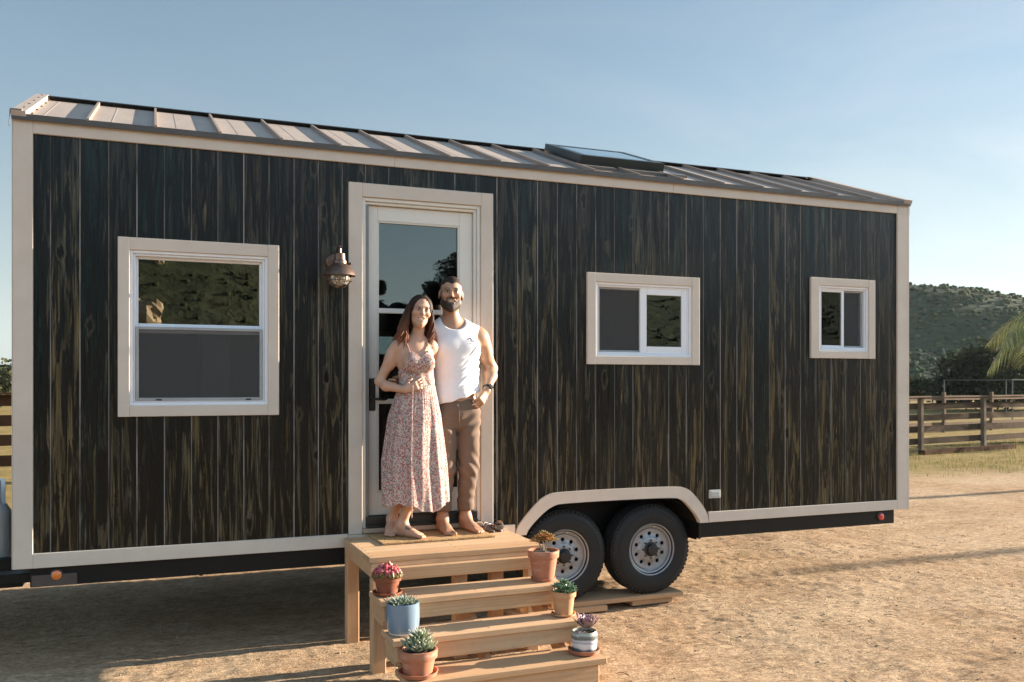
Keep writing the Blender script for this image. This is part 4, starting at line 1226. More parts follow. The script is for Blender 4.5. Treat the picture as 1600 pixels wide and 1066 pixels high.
def rosette(mb, c, n, L, W, T, c0, c1, lean=(0, 0), open_=(8, 78), curl=.15):
    c = Vector(c)
    for i in range(n):
        u = i / max(n - 1, 1); az = i * 2.39996; el = R(90 - (open_[0] + (open_[1] - open_[0]) * u ** .8))
        d = Vector((math.cos(az) * math.cos(el) + lean[0], math.sin(az) * math.cos(el) + lean[1], math.sin(el)))
        g = random.uniform(.88, 1.12)
        leaf(mb, c + Vector((math.cos(az), math.sin(az), 0)) * W * .25 * u, d, L * (.45 + .55 * u) * random.uniform(.9, 1.1), W * (.55 + .45 * u), T, (0, 0, 1), tuple(k * g for k in c0), tuple(k * g for k in c1), curl=curl)
def pot(name_label, loc, prof, mat, r_soil, z_soil, saucer=None, smat=None, extra=None):
    r = thing('potted_succulent', name_label, 'potted plant', loc, random.uniform(0, .3), 'potted succulents along the steps')
    zo = 0
    if saucer:
        m = MB(); m.lathe(saucer, 36, cap=False); m.lathe([(saucer[0][0], 0), (0, .0005)], 36, cap=False); m.build('saucer', smat or mat, r, org=(0, 0, 0)); zo = .007
    m = MB(); m.lathe([(a, z + zo) for a, z in prof], 40, cap=False); m.lathe([(prof[0][0], zo + .0003), (0, zo + .0006)], 40, cap=False); m.build('pot', mat, r, org=(0, 0, 0), ang=28)
    m = MB(); m.lathe([(r_soil, z_soil + zo), (r_soil * .6, z_soil + zo + .006), (0, z_soil + zo + .008)], 24, cap=False)
    for _ in range(90):
        a = random.uniform(0, 2 * PI); q = r_soil * math.sqrt(random.random()) * .95; s = random.uniform(.002, .005)
        m.ell(math.cos(a) * q, math.sin(a) * q, z_soil + zo + .006, s, s, s, 5, 4, jit=.2)
    m.build('soil', SOIL, r, org=(0, 0, 0))
    return r, z_soil + zo + .006
def tz(i): return (.525, .350, .175)[i] + .0008
def std_pot(rt, rb, h, rim, th=.008):
    return [(rb, 0), (rt * .93 - .004, h - rim), (rt - .001, h - rim), (rt, h - rim + .004), (rt * 1.02, h - .003), (rt * 1.01, h), (rt - th, h), (rt - th - .004, h - .02)]
# 1: red jelly-bean sedum in a dark glazed terracotta pot, upper left
p = deckpt(.066, -1.000, tz(0))
r, z = pot('dark terracotta pot of pink-red bead-leaved succulent, highest on the left', p, std_pot(.085, .060, .110, .030), TERRAD, .073, .097, [(.070, 0), (.088, .010), (.092, .022), (.086, .022), (.078, .008)], TERRAD)
m = MB()
for _ in range(330):
    a = random.uniform(0, 2 * PI); q = math.sqrt(random.random()); hgt = (1 - q * q) * .070
    g = random.uniform(.75, 1.2); c = random.choice([(.55, .06, .085), (.62, .13, .14), (.45, .04, .06), (.66, .24, .22), (.36, .10, .05)])
    zz = z + random.uniform(.2, 1) * hgt + .010
    if q > .9: c = (.16, .11, .03)
    M = Matrix.Translation((math.cos(a) * q * .090, math.sin(a) * q * .090, zz)) @ Matrix.Rotation(random.uniform(0, 2 * PI), 4, 'Z') @ Matrix.Rotation(random.uniform(-.9, .9), 4, 'X')
    m.ell(0, 0, 0, .0095, .0095, .016, 7, 5, M=M, c=tuple(k * g for k in c))
for _ in range(120):
    a = random.uniform(0, 2 * PI); q = random.uniform(.6, 1.0)
    m.ell(math.cos(a) * .080 * q, math.sin(a) * .080 * q, z + .006 + random.uniform(-.008, .01), .007, .007, .011, 6, 4, c=random.choice([(.10, .09, .03), (.15, .08, .035), (.07, .075, .03)]))
m.build('plant', PLANT, r, org=(0, 0, 0))
# 2: blue-grey glazed planter
p = deckpt(.090, -1.262, tz(1))
r, z = pot('smooth blue-grey glazed planter with a pale saucer and spiky rosettes', p, [(.062, 0), (.085, .012), (.096, .045), (.099, .09), (.0985, .14), (.096, .176), (.093, .179), (.089, .176), (.087, .15)], BLUEG, .087, .150, [(.066, 0), (.080, .008), (.083, .018), (.078, .018), (.070, .006)], SAUCW)
m = MB()
for (x, y, n, s) in ((-.01, -.01, 26, 1.0), (.045, .02, 16, .7), (-.045, .03, 16, .7), (.03, -.045, 14, .62), (-.05, -.03, 14, .62)):
    rosette(m, (x, y, z + .004), n, .105 * s, .024 * s, .010, (.20, .26, .19), (.36, .40, .31), open_=(10, 72))
m.build('plant', PLANT, r, org=(0, 0, 0))
# 3: wide terracotta bowl with upright green leaves
p = deckpt(.112, -1.500, tz(2))
r, z = pot('wide terracotta pot and saucer with a dense pale green succulent, lowest on the left', p, std_pot(.108, .078, .145, .046, .010), TERRA, .094, .128, [(.085, 0), (.104, .008), (.114, .030), (.108, .031), (.098, .010)], TERRA)
m = MB()
for (x, y, h_, n, s) in ((0, 0, .03, 30, 1.0), (.036, .012, .02, 22, .8), (-.034, .014, .02, 22, .8), (.012, -.04, .015, 22, .8), (-.02, -.03, .01, 18, .75), (.04, -.02, .01, 18, .75), (0, .04, .02, 20, .8), (.01, .0, .06, 22, .85)):
    rosette(m, (x * 1.15, y * 1.15, z + h_ * 1.2), n + 6, .088 * s, .032 * s, .014, (.20, .29, .15), (.52, .50, .36), open_=(4, 88), curl=.30)
m.build('plant', PLANT, r, org=(0, 0, 0))
# 4: tree-like crassula, upper right
p = deckpt(1.112, -1.000, tz(0))
r, z = pot('tall terracotta pot with a small bare-stemmed orange-green succulent', p, std_pot(.102, .070, .190, .045, .008), TERRA, .090, .172, [(.072, 0), (.080, .010), (.083, .020), (.078, .020), (.074, .006)], TERRA)
m = MB()
STEM = [((0, 0), (-.004, -.004), .075), ((.012, .004), (.028, .006), .065), ((-.010, .006), (-.030, .004), .062), ((.004, -.010), (.010, -.028), .06)]
for (b0, b1, hh) in STEM: m.tube([(b0[0], b0[1], z - .01), ((b0[0] + b1[0]) / 2, (b0[1] + b1[1]) / 2, z + hh * .6), (b1[0] * 1.2, b1[1] * 1.2, z + hh * 1.2)], [.007, .0055, .0045], 7, c=(.42, .36, .27))
for (x, y, h_, s) in ((-.004, -.004, .082, 1), (.030, .006, .072, .95), (-.033, .004, .070, .95), (.010, -.034, .066, .9), (-.055, -.012, .064, .8), (.055, .0, .062, .85), (.0, .03, .075, .9), (-.018, -.02, .090, .8), (.025, -.015, .088, .85), (.0, .0, .105, .7)):
    rosette(m, (x * 1.25, y * 1.25, z + h_ * 1.2), 15, .046 * s, .024 * s, .010, (.22, .20, .055), random.choice([(.60, .25, .07), (.50, .34, .10), (.62, .18, .07)]), open_=(15, 100))
m.build('plant', PLANT, r, org=(0, 0, 0))
# 5: yellowish pot with a green dome
p = deckpt(1.140, -1.245, tz(1))
r, z = pot('small yellow-tan terracotta pot with a dome of tight green rosettes', p, std_pot(.078, .056, .150, .036, .007), TERRAL, .068, .136, [(.060, 0), (.076, .008), (.079, .018), (.074, .018), (.066, .006)], TERRAL)
m = MB()
for (x, y, h_) in ((0, 0, .045), (.038, 0, .025), (-.038, 0, .025), (0, .038, .025), (0, -.040, .022), (.03, .03, .02), (-.03, .03, .02), (.03, -.032, .018), (-.03, -.032, .018), (.058, -.01, .004), (-.058, -.01, .004), (.02, -.058, .004), (-.02, -.058, .004)):
    rosette(m, (x, y, z + h_ * 1.3), 17, .042, .021, .009, (.06, .13, .065), (.20, .30, .17), lean=(x * 6, y * 6), open_=(5, 85))
m.build('plant', PLANT, r, org=(0, 0, 0))
# 6: banded ceramic pot on a terracotta saucer
t = NT('banded_ceramic'); v = t.coord(); nz = t.noise(v, 9, 4, .6)
sp = t.N('ShaderNodeSeparateXYZ'); t.L(v, sp.inputs[0])
zz = t.math('ADD', t.math('MULTIPLY', sp.outputs[2], 7.1), t.math('MULTIPLY', t.math('SUBTRACT', nz, .5), .38))
col = t.ramp(zz, [(.05, (.10, .13, .145)), (.25, (.085, .115, .13)), (.32, (.62, .62, .60)), (.46, (.66, .65, .63)), (.52, (.30, .31, .42)), (.60, (.60, .60, .60)), (.68, (.10, .125, .12)), (.80, (.16, .18, .165)), (.86, (.42, .42, .36)), (1, (.10, .12, .11))])
t.bsdf(col, .3, 0, .5, t.bump(nz, .2, .004), Coat_Weight=.3); BAND = t.m
p = deckpt(1.165, -1.480, tz(2))
r, z = pot('round ceramic pot banded in grey, white and blue with a purple rosette', p, [(.060, 0), (.072, .010), (.078, .034), (.0765, .05), (.081, .066), (.0785, .080), (.082, .098), (.080, .118), (.074, .130), (.069, .130), (.066, .115)], BAND, .066, .112, [(.070, 0), (.092, .008), (.100, .030), (.095, .031), (.086, .010)], TERRA)
m = MB()
rosette(m, (.018, -.004, z + .030), 44, .095, .046, .013, (.27, .22, .20), (.40, .22, .25), open_=(3, 70), curl=.34)
rosette(m, (-.045, -.01, z), 14, .036, .017, .007, (.24, .22, .19), (.40, .34, .33), open_=(10, 85))
m.build('plant', PLANT, r, org=(0, 0, 0))

# timber planks the tyres stand on
PLK = wood('weathered_plank', (2, 20, 20), (.40, .26, .155), (.30, .19, .11))
def plank(lb, x0, x1, y0, y1, z0, z1, rot=0):
    m = MB(); m.box(-(x1 - x0) / 2, (x1 - x0) / 2, -(y1 - y0) / 2, (y1 - y0) / 2, 0, z1 - z0, .004, c=rc()); o = m.build('wheel_plank', PLK, None, org=(0, 0, 0))
    o.location = ((x0 + x1) / 2, (y0 + y1) / 2, z0); o.rotation_euler = (0, 0, rot); tag(o, lb, 'plank', 'timber under the trailer wheels')
plank('long wooden plank directly under both trailer tyres', 3.45, 4.93, .045, .330, .034, .0715, R(.6))
plank('short wooden plank lying under the left end of the long tyre plank', 3.40, 4.20, .02, .30, -.012, .0335, R(-1))
plank('small block of wood under the right end of the long tyre plank', 4.45, 4.84, .075, .30, -.012, .0335, R(2))
# ------------------------------------------------------------------ the two people on the top step
SKIN = attr_mat('skin', .48, .4, .10, 60, sss=.12)
HAIRM = attr_mat('hair', .62, .22, .6, 260, bump=.5, bscale=420)
CL = attr_mat('cloth', .85, .15, .14, 90, bump=.15, bscale=400, sheen=.1)
EYEM = attr_mat('face_detail', .45, .3, .05, 60)
class Head:
    def __init__(s, o, yaw, roll, pitch, sc):
        s.o = np.array(o, float); s.sc = sc
        # local axes: x = the person's left, f = where the face looks, z = up
        f = np.array([math.sin(yaw), -math.cos(yaw), 0.0]); x = np.array([math.cos(yaw), math.sin(yaw), 0.0]); z = np.array([0, 0, 1.0])
        f, z = f * math.cos(pitch) + z * math.sin(pitch), z * math.cos(pitch) - f * math.sin(pitch)
        x, z = x * math.cos(roll) - z * math.sin(roll), z * math.cos(roll) + x * math.sin(roll)
        s.ax = np.stack([x, f, z])
    def p(s, x, f, z): return s.o + s.sc * (s.ax[0] * x + s.ax[1] * f + s.ax[2] * z)
    def loc(s, V): return ((V - s.o) @ s.ax.T) / s.sc
    def build(s, F, nose=1.0, jaw=1.0):
        S = s.sc; P = s.p
        E = lambda c, r, k=.02, op='add': F.ell(P(*c), [q * S for q in r], k, op, s.ax)
        K = lambda a, b, ra, rb=None, k=.012, op='add': F.cone(P(*a), P(*b), ra * S, (ra if rb is None else rb) * S, k, op)
        E((0, -.012, .028), (.076, .096, .090)); E((0, .022, -.035), (.052 + .010 * jaw, .070, .082), .03)
        K((-.040 * jaw, .022, -.075), (0, .068, -.100), .014 + .012 * jaw, .021, .03); K((.040 * jaw, .022, -.075), (0, .068, -.100), .014 + .012 * jaw, .021, .03)
        K((-.034, .082, .020), (.034, .082, .020), .011, None, .018)
        for q in (-1, 1):
            E((q * .043, .066, -.026), (.024, .022, .020), .02)
            E((q * .031, .100, .002), (.016, .013, .010), .010, 'sub'); E((q * .031, .0815, .001), (.0125, .0125, .0115), .002)
            E((q * .079, -.012, -.012), (.010, .020, .033), .008); E((q * .085, -.008, -.010), (.005, .011, .020), .004, 'sub')
        K((0, .090, .004), (0, .110 + .004 * nose, -.030), .008, .0125, .012); K((-.011, .100, -.034), (.011, .100, -.034), .008, None, .008)
        K((-.020, .086, -.060), (.020, .086, -.060), .009, None, .010); K((-.014, .086, -.077), (.014, .086, -.077), .010, None, .012)
        K((-.0235, .0865, -.0635), (.0235, .0865, -.0635), .0052, None, .006, 'sub'); K((-.017, .0895, -.0680), (.017, .0895, -.0680), .0062, None, .005, 'sub')
    def paint(s, V, col, base, lip, brow, iris):
        L = s.loc(V); x, f, z = L[:, 0], L[:, 1], L[:, 2]; ax = np.abs(x)
        near = (np.abs(z) < .13) & (f > .02) & (ax < .10)
        def put(m, c): col[m & near] = c
        ch = np.exp(-(((ax - .042) / .022) ** 2 + ((z + .026) / .020) ** 2)) * (f > .03)
        col += (ch * .30)[:, None] * (np.array([base[0] * 1.25, base[1] * .72, base[2] * .68]) - np.array(base))
        eyes = ((ax - .031) / .021) ** 2 + ((z - .002) / .013) ** 2 < 1
        col[eyes & near] *= np.array([.72, .66, .64])
        return col

    def surf(s, F, x, z, f0=.135):
        for f in np.arange(f0, .03, -.0008):
            q = np.round((s.p(x, f, z) - F.lo) / F.h).astype(int)
            if F.d[tuple(q)] < 0: return f
        return .08
    def features(s, F, par, lip, brow, iris, lw=1.0, bw=.0032):
        A = s.ax.T; M = Matrix.Identity(4)
        for i in range(3):
            for j in range(3): M[i][j] = float(A[i][j]) * s.sc
        for i in range(3): M[i][3] = float(s.o[i])
        for q in (-1, 1):
            m = MB(); fe = s.surf(F, q * .031, .001)
            m.ell(q * .031, fe - .0085, .0005, .0128, .0110, .0066, 16, 10, M=M, c=(.60, .57, .54))
            e = m.build('eye', EYEM, par)
            m = MB(); m.ell(q * .031 + .0006, fe + .0010, .0005, .0058, .0022, .0058, 12, 6, M=M, c=iris); m.build('iris', EYEM, e)
            m = MB(); m.tube([(q * .0165, s.surf(F, q * .0165, .004) + .0004, .0025), (q * .024, fe + .0025, .0072), (q * .031, fe + .003, .0088), (q * .038, fe + .0015, .0070), (q * .0455, s.surf(F, q * .0455, .002) + .0004, .0020)], [.0010, .0018, .0020, .0018, .0010], 6, M=M, c=tuple(k * .8 for k in brow)); m.build('eyelid', EYEM, par)
            m = MB(); P = [(q * x, s.surf(F, q * x, z) + .0004, z) for x, z in ((.0135, .0175), (.022, .0215), (.032, .0232), (.042, .0208), (.050, .0160))]
            m.tube(P, [bw * .7, bw, bw, bw * .8, bw * .35], 6, M=M, c=brow, flat=.6); m.build('eyebrow', EYEM, par)
        fm = s.surf(F, 0, -.0655)
        m = MB(); up = []; dn = []
        for k in range(-4, 5):
            x = k * .0054; up.append((x, fm + .0034 - 5.0 * x * x, -.0592 + 7 * x * x)); dn.append((x, fm + .0026 - 5.0 * x * x, -.0592 - .0098 * (1 - (k / 4.6) ** 2) ** .5 + 6 * x * x))
        m.add(up + dn, [(k, k + 1, k + 10, k + 9) for k in range(8)], M=M, c=(.72, .69, .63)); m.build('teeth', EYEM, par)
        m = MB(); m.tube([(k * .0062 * lw, fm + .0016 - 6.5 * (k * .0058) ** 2, -.0572 + 9 * (k * .0058) ** 2 + (.0012 if abs(k) == 1 else 0)) for k in range(-4, 5)], [.0010, .0022, .0030, .0034, .0030, .0034, .0030, .0022, .0010], 7, M=M, c=lip)
        m.tube([(k * .0056 * lw, fm + .0010 - 7.5 * (k * .0056) ** 2, -.0728 + 17 * (k * .0056) ** 2) for k in range(-4, 5)], [.0010, .0024, .0034, .0040, .0042, .0040, .0034, .0024, .0010], 7, M=M, c=tuple(k * 1.1 for k in lip)); m.build('lips', SKIN, par)

def hand(F, wrist, palm_c, pdir, pnorm, thumb_side, curl, sc=1.0, spread=.06):
    """palm and five separate fingers. pdir: knuckle direction, pnorm: back-of-hand normal, curl: bend per knuckle in radians"""
    w = np.array(wrist, float); d = np.array(pdir, float); d /= np.linalg.norm(d); n = np.array(pnorm, float); n -= d * (n @ d); n /= np.linalg.norm(n)
    s = np.cross(n, d) * thumb_side; pc = np.array(palm_c, float)
    for q in (-.026, -.009, .009, .026):
        F.cone(w + s * q * .45 * sc, pc + (d * .036 + s * q) * sc, .0145 * sc, .0115 * sc, .014)
    for i, (off, ln) in enumerate(((.030, .072), (.010, .080), (-.010, .075), (-.029, .060))):
        p = pc + (d * .036 + s * off) * sc; a = curl[0]; dd = d + s * spread * (1.5 - i); dd /= np.linalg.norm(dd)
        for j, fr in enumerate((.45, .30, .25)):
            v = dd * math.cos(a) - n * math.sin(a); q = p + v * ln * fr * sc
            F.cone(p, q, (.0092 - .0010 * j) * sc, (.0084 - .0010 * j) * sc, .0035); p = q; a += curl[1] * (1 + .12 * (i - 1.5))
    p = w + (d * .022 + s * .018) * sc; v = d * .62 + s * .70 - n * .25; v /= np.linalg.norm(v)
    q = p + v * .040 * sc; F.cone(p, q, .0135 * sc, .0105 * sc, .010)
    v2 = d * .88 + s * .28 - n * .40; v2 /= np.linalg.norm(v2); q2 = q + v2 * .030 * sc; F.cone(q, q2, .0102 * sc, .0092 * sc, .004)
    v3 = d * .85 - n * .5; v3 /= np.linalg.norm(v3); F.cone(q2, q2 + v3 * .024 * sc, .0092 * sc, .0074 * sc, .004)

def foot(F, ankle, heel, toe, side, sc=1.0):
    """toe: the tip of the big toe's ball; side +1 when the little toe lies towards the person's +x"""
    A, H, T = (np.array(q, float) for q in (ankle, heel, toe)); d = T - H; L = np.linalg.norm(d); d /= L
    s = np.cross(d, [0, 0, 1.0]); s = s / np.linalg.norm(s) * side * -1
    F.cone(A, H + [0, 0, .028], .036 * sc, .031 * sc, .03); F.cone(A, H + d * L * .45 + [0, 0, .036], .034 * sc, .029 * sc, .04)
    F.cone(H + [0, 0, .027], H + d * L * .62 + [0, 0, .020], .028 * sc, .025 * sc, .03)
    for off in (-.024, 0, .024): F.cone(H + d * L * .45 + s * off * .7 + [0, 0, .030], H + d * L * .80 + s * off + [0, 0, .016], .024 * sc, .0155 * sc, .018)
    for i, (off, ln, r) in enumerate(((-.030, .99, .0125), (-.010, 1.0, .0095), (.006, .97, .009), (.021, .93, .0085), (.034, .88, .0078))):
        F.cone(H + d * L * .80 + s * off * .85 + [0, 0, .016], H + d * L * ln + s * off + [0, 0, r], r * 1.05 * sc, r * sc, .004)

# =========================================================== man
VOX = .0042
man = thing('person', 'bearded man in a white tank top and rolled brown trousers, hand in pocket', 'person', (2.86, -.15, .733))
MH = Head((2.826, -.150, 2.468), R(-15), R(3), R(3), 1.04)
def torso_m(F, e=0.0, k=.05):
    F.ell((2.865, -.125, 2.06), (.180 + e, .115 + e, .19 + e), k); F.cone((2.695, -.105, 2.165), (3.035, -.105, 2.155), .068 + e, None, k)
    F.ell((2.872, -.128, 1.86), (.162 + e, .106 + e, .21 + e), k); F.ell((2.875, -.125, 1.63), (.165 + e, .110 + e, .15 + e), k)
    F.cone((2.80, -.115, 2.26), (2.71, -.11, 2.18), .050 + e, .048 + e, k); F.cone((2.87, -.115, 2.26), (3.02, -.11, 2.17), .050 + e, .048 + e, k)
    for x in (2.785, 2.945): F.ell((x, -.195, 2.075), (.085 + e, .040 + e, .062 + e), .03)
F = Field((2.25, -.48, .70), (3.30, .10, 2.64), VOX)
torso_m(F)
F.cone((2.838, -.118, 2.23), (2.828, -.128, 2.38), .064, .057, .03)
MH.build(F, 1.2, 1.12)
# his left arm, bent, hand in the pocket
SHL, ELL_, WRL = (3.062, -.115, 2.135), (3.172, -.060, 1.925), (3.083, -.205, 1.765)
F.ell((3.062, -.115, 2.145), (.066, .062, .070), .05); F.cone(SHL, ELL_, .056, .042, .03); F.ell((3.105, -.098, 2.055), (.050, .052, .085), .04)
F.chain([ELL_, (3.145, -.115, 1.868), WRL], [.043, .045, .030], .03)
hand(F, WRL, (3.045, -.240, 1.715), (-.62, -.28, -.72), (.45, -.85, .05), 1, (.55, .6), 1.02)
# his right arm, round the woman's back, hand on her waist
SHR, ELR, WRR = (2.665, -.105, 2.13), (2.600, -.030, 1.905), (2.385, -.115, 1.812)
F.ell((2.672, -.110, 2.14), (.062, .06, .068), .05); F.cone(SHR, ELR, .054, .042, .03); F.chain([ELR, WRR], [.043, .029], .02)
hand(F, WRR, (2.352, -.175, 1.812), (-.10, -1, -.06), (-1, .1, .15), 1, (.22, .45), .98)
for hx, kx, ax_, sd in ((2.785, 2.785, 2.782, -1), (2.955, 2.962, 2.958, 1)):
    F.chain([(hx, -.125, 1.58), (kx, -.140, 1.21), (ax_, -.080, .835)], [.086, .056, .036], .04); F.ell((kx, -.090, 1.06), (.050, .054, .12), .04)
foot(F, (2.782, -.085, .82), (2.783, -.055, .735), (2.770, -.325, .735), -1, 1.05)
foot(F, (2.958, -.085, .82), (2.952, -.050, .735), (3.005, -.310, .735), 1, 1.05)
MSK = (.43, .245, .150)
def man_col(V):
    c = np.tile(np.array(MSK), (len(V), 1)); n = vnoise(V[:, 0] * 40, V[:, 2] * 40 + V[:, 1] * 31, 5)[:, None]; c *= .92 + .16 * n
    c[V[:, 2] < 1.0] *= np.array([1.02, .93, .92])
    MH.paint(V, c, MSK, (.36, .12, .095), (.030, .019, .013), (.045, .025, .014))
    L = MH.loc(V); x, f, z = np.abs(L[:, 0]), L[:, 1], L[:, 2]
    sx = (z > -.14) & (z < .13)
    ridge = .006 * (vnoise(L[:, 0] * 300, z * 300, 9) - .5)
    beard = sx & (z + ridge < -.060 + 1.2 * np.clip(x - .046, 0, 1) + .35 * np.clip(.036 - x, 0, 1)) & (f > -.010) & (z > -.150) & ~((x < .0245) & (np.abs(z + .0640 - 12 * x * x) < .0115) & (f > .06)) & ~((z < -.105) & (f < .03))
    stache = (x < .036) & (z < -.038 + ridge) & (z > -.054) & (f > .07)
    side = sx & (x > .058) & (z < .02) & (z > -.06) & (f > .012 + ridge) & (f < .036)
    bm = beard | stache
    c[bm] = c[bm] * .18 + np.array((.050, .034, .025)) * .82
    c[side] = c[side] * .45 + np.array((.030, .02, .015)) * .55
    hair = sx & (((z > .062 + ridge - .35 * np.clip(f - .02, 0, 1)) & (f < .052)) | ((f < .012 + ridge) & (z > -.05)) | (z > .092)) & ~((x > .074) & (z < .028) & (z > -.05) & (f > -.045))
    c[hair] = (.030, .019, .014)
    return c
mb_ = F.mesh('body', SKIN, man, man_col)
MH.features(F, mb_, (.36, .14, .115), (.032, .020, .014), (.040, .022, .013), 1.0, .0034)
# short hair
H = Field(MH.p(0, 0, .02) - .16, MH.p(0, 0, .02) + .17, .0032)
H.ell(MH.p(0, -.014, .032), [q * 1.04 for q in (.0788, .0980, .0925)], 0, 'add', MH.ax)
Xg, Yg, Zg = H.grid(); q = np.stack(np.broadcast_arrays(Xg, Yg, Zg), -1).reshape(-1, 3); L = MH.loc(q); sh_q = np.broadcast(Xg, Yg, Zg).shape
hl = .062 - .006 * np.cos(L[:, 0] * 95) + .0025 * np.sin(L[:, 0] * 900) ; facecut = np.minimum(hl - L[:, 2] - .9 * np.clip(-(L[:, 1] - .030), 0, 1), 1)
earcut = .020 - np.sqrt(((np.abs(L[:, 0]) - .083) / 1.0) ** 2 + ((L[:, 1] + .004) / 1.3) ** 2 + ((L[:, 2] + .010) / 1.6) ** 2)
nape = -.070 - L[:, 2]
H.d = np.maximum(H.d, (np.maximum(np.maximum(facecut * .7, nape), earcut)).reshape(sh_q).astype(np.float32) * 1.0)
H.warp(lambda X, Y, Z: .0012 * np.sin(X * 700 + Z * 260) * np.sin(Y * 620 + Z * 310))
H.mesh('hair', HAIRM, man, lambda V: np.tile(np.array((.028, .018, .013)), (len(V), 1)), 1)
# beard
B = Field(MH.p(0, .03, -.07) - .13, MH.p(0, .03, -.07) + .13, .0032)
P = MH.p; S = MH.sc
B.ell(P(0, .026, -.045), [q * S for q in (.0630, .0712, .0832)], 0, 'add', MH.ax); B.cone(P(-.040, .028, -.082), P(0, .074, -.112), .0262 * S, .0240 * S, .03); B.cone(P(.040, .028, -.082), P(0, .072, -.110), .0262 * S, .0240 * S, .03)
Xg, Yg, Zg = B.grid(); q = np.stack(np.broadcast_arrays(Xg, Yg, Zg), -1).reshape(-1, 3); L = MH.loc(q); sh_q = np.broadcast(Xg, Yg, Zg).shape
xa = np.abs(L[:, 0]) + .002 * np.sin(L[:, 2] * 700)
top = L[:, 2] + .068 - .40 * np.clip(.040 - xa, 0, 1) - np.clip(xa - .046, 0, 1) * 2.6
mouth = .0215 - np.sqrt((L[:, 0] / 1.35) ** 2 + ((L[:, 2] + .062) / .85) ** 2)
back = .000 - L[:, 1]; under = -(L[:, 2] + .142)
B.d = np.maximum(B.d, np.maximum(np.maximum(top * .8, mouth), np.maximum(back, under)).reshape(sh_q).astype(np.float32))
B.warp(lambda X, Y, Z: .0013 * np.sin(X * 520 + Z * 240) * np.sin(Y * 560 + Z * 330))
B.mesh('beard', HAIRM, man, lambda V: np.tile(np.array((.058, .040, .030)), (len(V), 1)), 1)
# tank top
T = Field((2.60, -.32, 1.56), (3.14, .05, 2.34), .0045)
torso_m(T, .011)
T.ell((2.87, -.130, 1.72), (.176, .122, .14), .05)
def folds(X, Y, Z):
    w_ = np.clip((2.08 - Z) / .25, 0, 1)
    a = .0036 * np.sin((Z + .55 * X) * 46 + 2.2 * np.sin(X * 16)) * np.clip((X - 2.84) / .10, 0, 1) * w_
    b = .0026 * np.sin((Z - .35 * X) * 38 + 1.5 * np.sin(X * 21 + 1)) * w_
    c = .0030 * np.sin(X * 78 + Z * 10) * np.clip((1.80 - Z) / .1, 0, 1)
    q = np.clip((X - 2.80) / .2, 0, 1)
    def crease(u, w): return np.exp(-(u / w) ** 2)
    d = 0
    for (z0, sl, w, am) in ((1.93, .42, .010, .006), (1.865, .55, .009, .007), (1.985, .70, .009, .005), (1.80, .30, .011, .005), (1.745, .22, .012, .005), (2.03, .9, .008, .004)):
        d = d - am * q * crease(Z - z0 - sl * (X - 2.95) - .012 * np.sin(X * 40 + z0 * 90), w) + am * .7 * q * crease(Z - z0 - .018 - sl * (X - 2.95) - .012 * np.sin(X * 40 + z0 * 90), w * 1.3)
    return a + b + c + d
T.warp(folds)
T.ell((2.842, -.20, 2.285), (.098, .16, .082), .008, 'sub'); T.cone((2.838, -.118, 2.22), (2.83, -.12, 2.38), .082, .085, .006, 'sub')
T.ell((3.110, -.13, 2.130), (.105, .2, .118), .008, 'sub'); T.ell((2.615, -.13, 2.130), (.095, .2, .118), .008, 'sub')
T.cut(lambda X, Y, Z: (1.668 + (X - 2.75) * .30 + .004 * np.sin(X * 60)) - Z)
TW = plain('white_jersey', (.80, .79, .80), (.76, .75, .77), 20, .85, spec=.15, bump=.1, bscale=500)
T.mesh('tank_top', TW, man)
# small printed chest emblem: a low wave over a line
LG = plain('dark_print', (.045, .045, .06), None, 20, .8)
def on_chest(x, z):
    # front surface of the tank top at this spot
    X = int(round((x - T.lo[0]) / T.h)); Z = int(round((z - T.lo[2]) / T.h)); colm = T.d[X, :, Z]; j = int(np.argmax(colm < 0)); return T.lo[1] + (j - .5) * T.h - .0015
m = MB()
def stroke(pts, r):
    m.tube([(x, on_chest(x, z), z) for x, z in pts], r, 6, flat=.35)
stroke([(2.925 + .006 * k, 2.128 + .010 * math.sin(k * .62) + .002 * k * (k < 5)) for k in range(9)], .0034)
stroke([(2.922, 2.118), (2.945, 2.121), (2.975, 2.116)], .0030); stroke([(2.932, 2.104), (2.972, 2.103)], .0016)
m.build('printed_emblem', LG, man)
# trousers
Q = Field((2.66, -.34, .84), (3.12, .06, 1.80), .0045)
Q.ell((2.875, -.125, 1.62), (.174, .118, .15), .04)
for hx, kx, ax_ in ((2.785, 2.785, 2.782), (2.960, 2.964, 2.958)):
    Q.chain([(hx, -.128, 1.585), (kx, -.140, 1.21), (ax_, -.088, .915)], [.096, .073, .058], .03)
    Q.cone((ax_, -.088, .905), (ax_, -.090, .945), .0635, .065, .006)
def qf(X, Y, Z):
    k = np.exp(-((Z - 1.20) / .10) ** 2); c = np.exp(-((Z - 1.50) / .09) ** 2); b = np.exp(-((Z - .99) / .07) ** 2)
    return .0052 * k * np.sin((Z + .9 * (X - 2.875) * np.sign(X - 2.875)) * 70 + X * 14) + .0055 * c * np.sin((Z - .7 * np.abs(X - 2.87)) * 75) + .0028 * b * np.sin(Z * 85 + X * 30) + .0018 * np.sin(Z * 26 + X * 40)
Q.warp(qf)
Q.cut(lambda X, Y, Z: Z - (1.715 + .2 * (X - 2.87) * 0)); Q.cut(lambda X, Y, Z: .878 - Z)
TROU = plain('brown_twill', (.175, .122, .090), (.15, .103, .075), 14, .85, spec=.15, bump=.12, bscale=420)
tr_ = Q.mesh('trousers', TROU, man)
m = MB(); m.lathe([(.008, 0), (.008, .003), (.0, .004)], 14, M=Matrix.Translation((2.845, -.2485, 1.655)) @ MY)
m.build('trouser_button', plain('brass_button', (.45, .36, .26), None, 30, .4, .7), tr_)
m = MB()
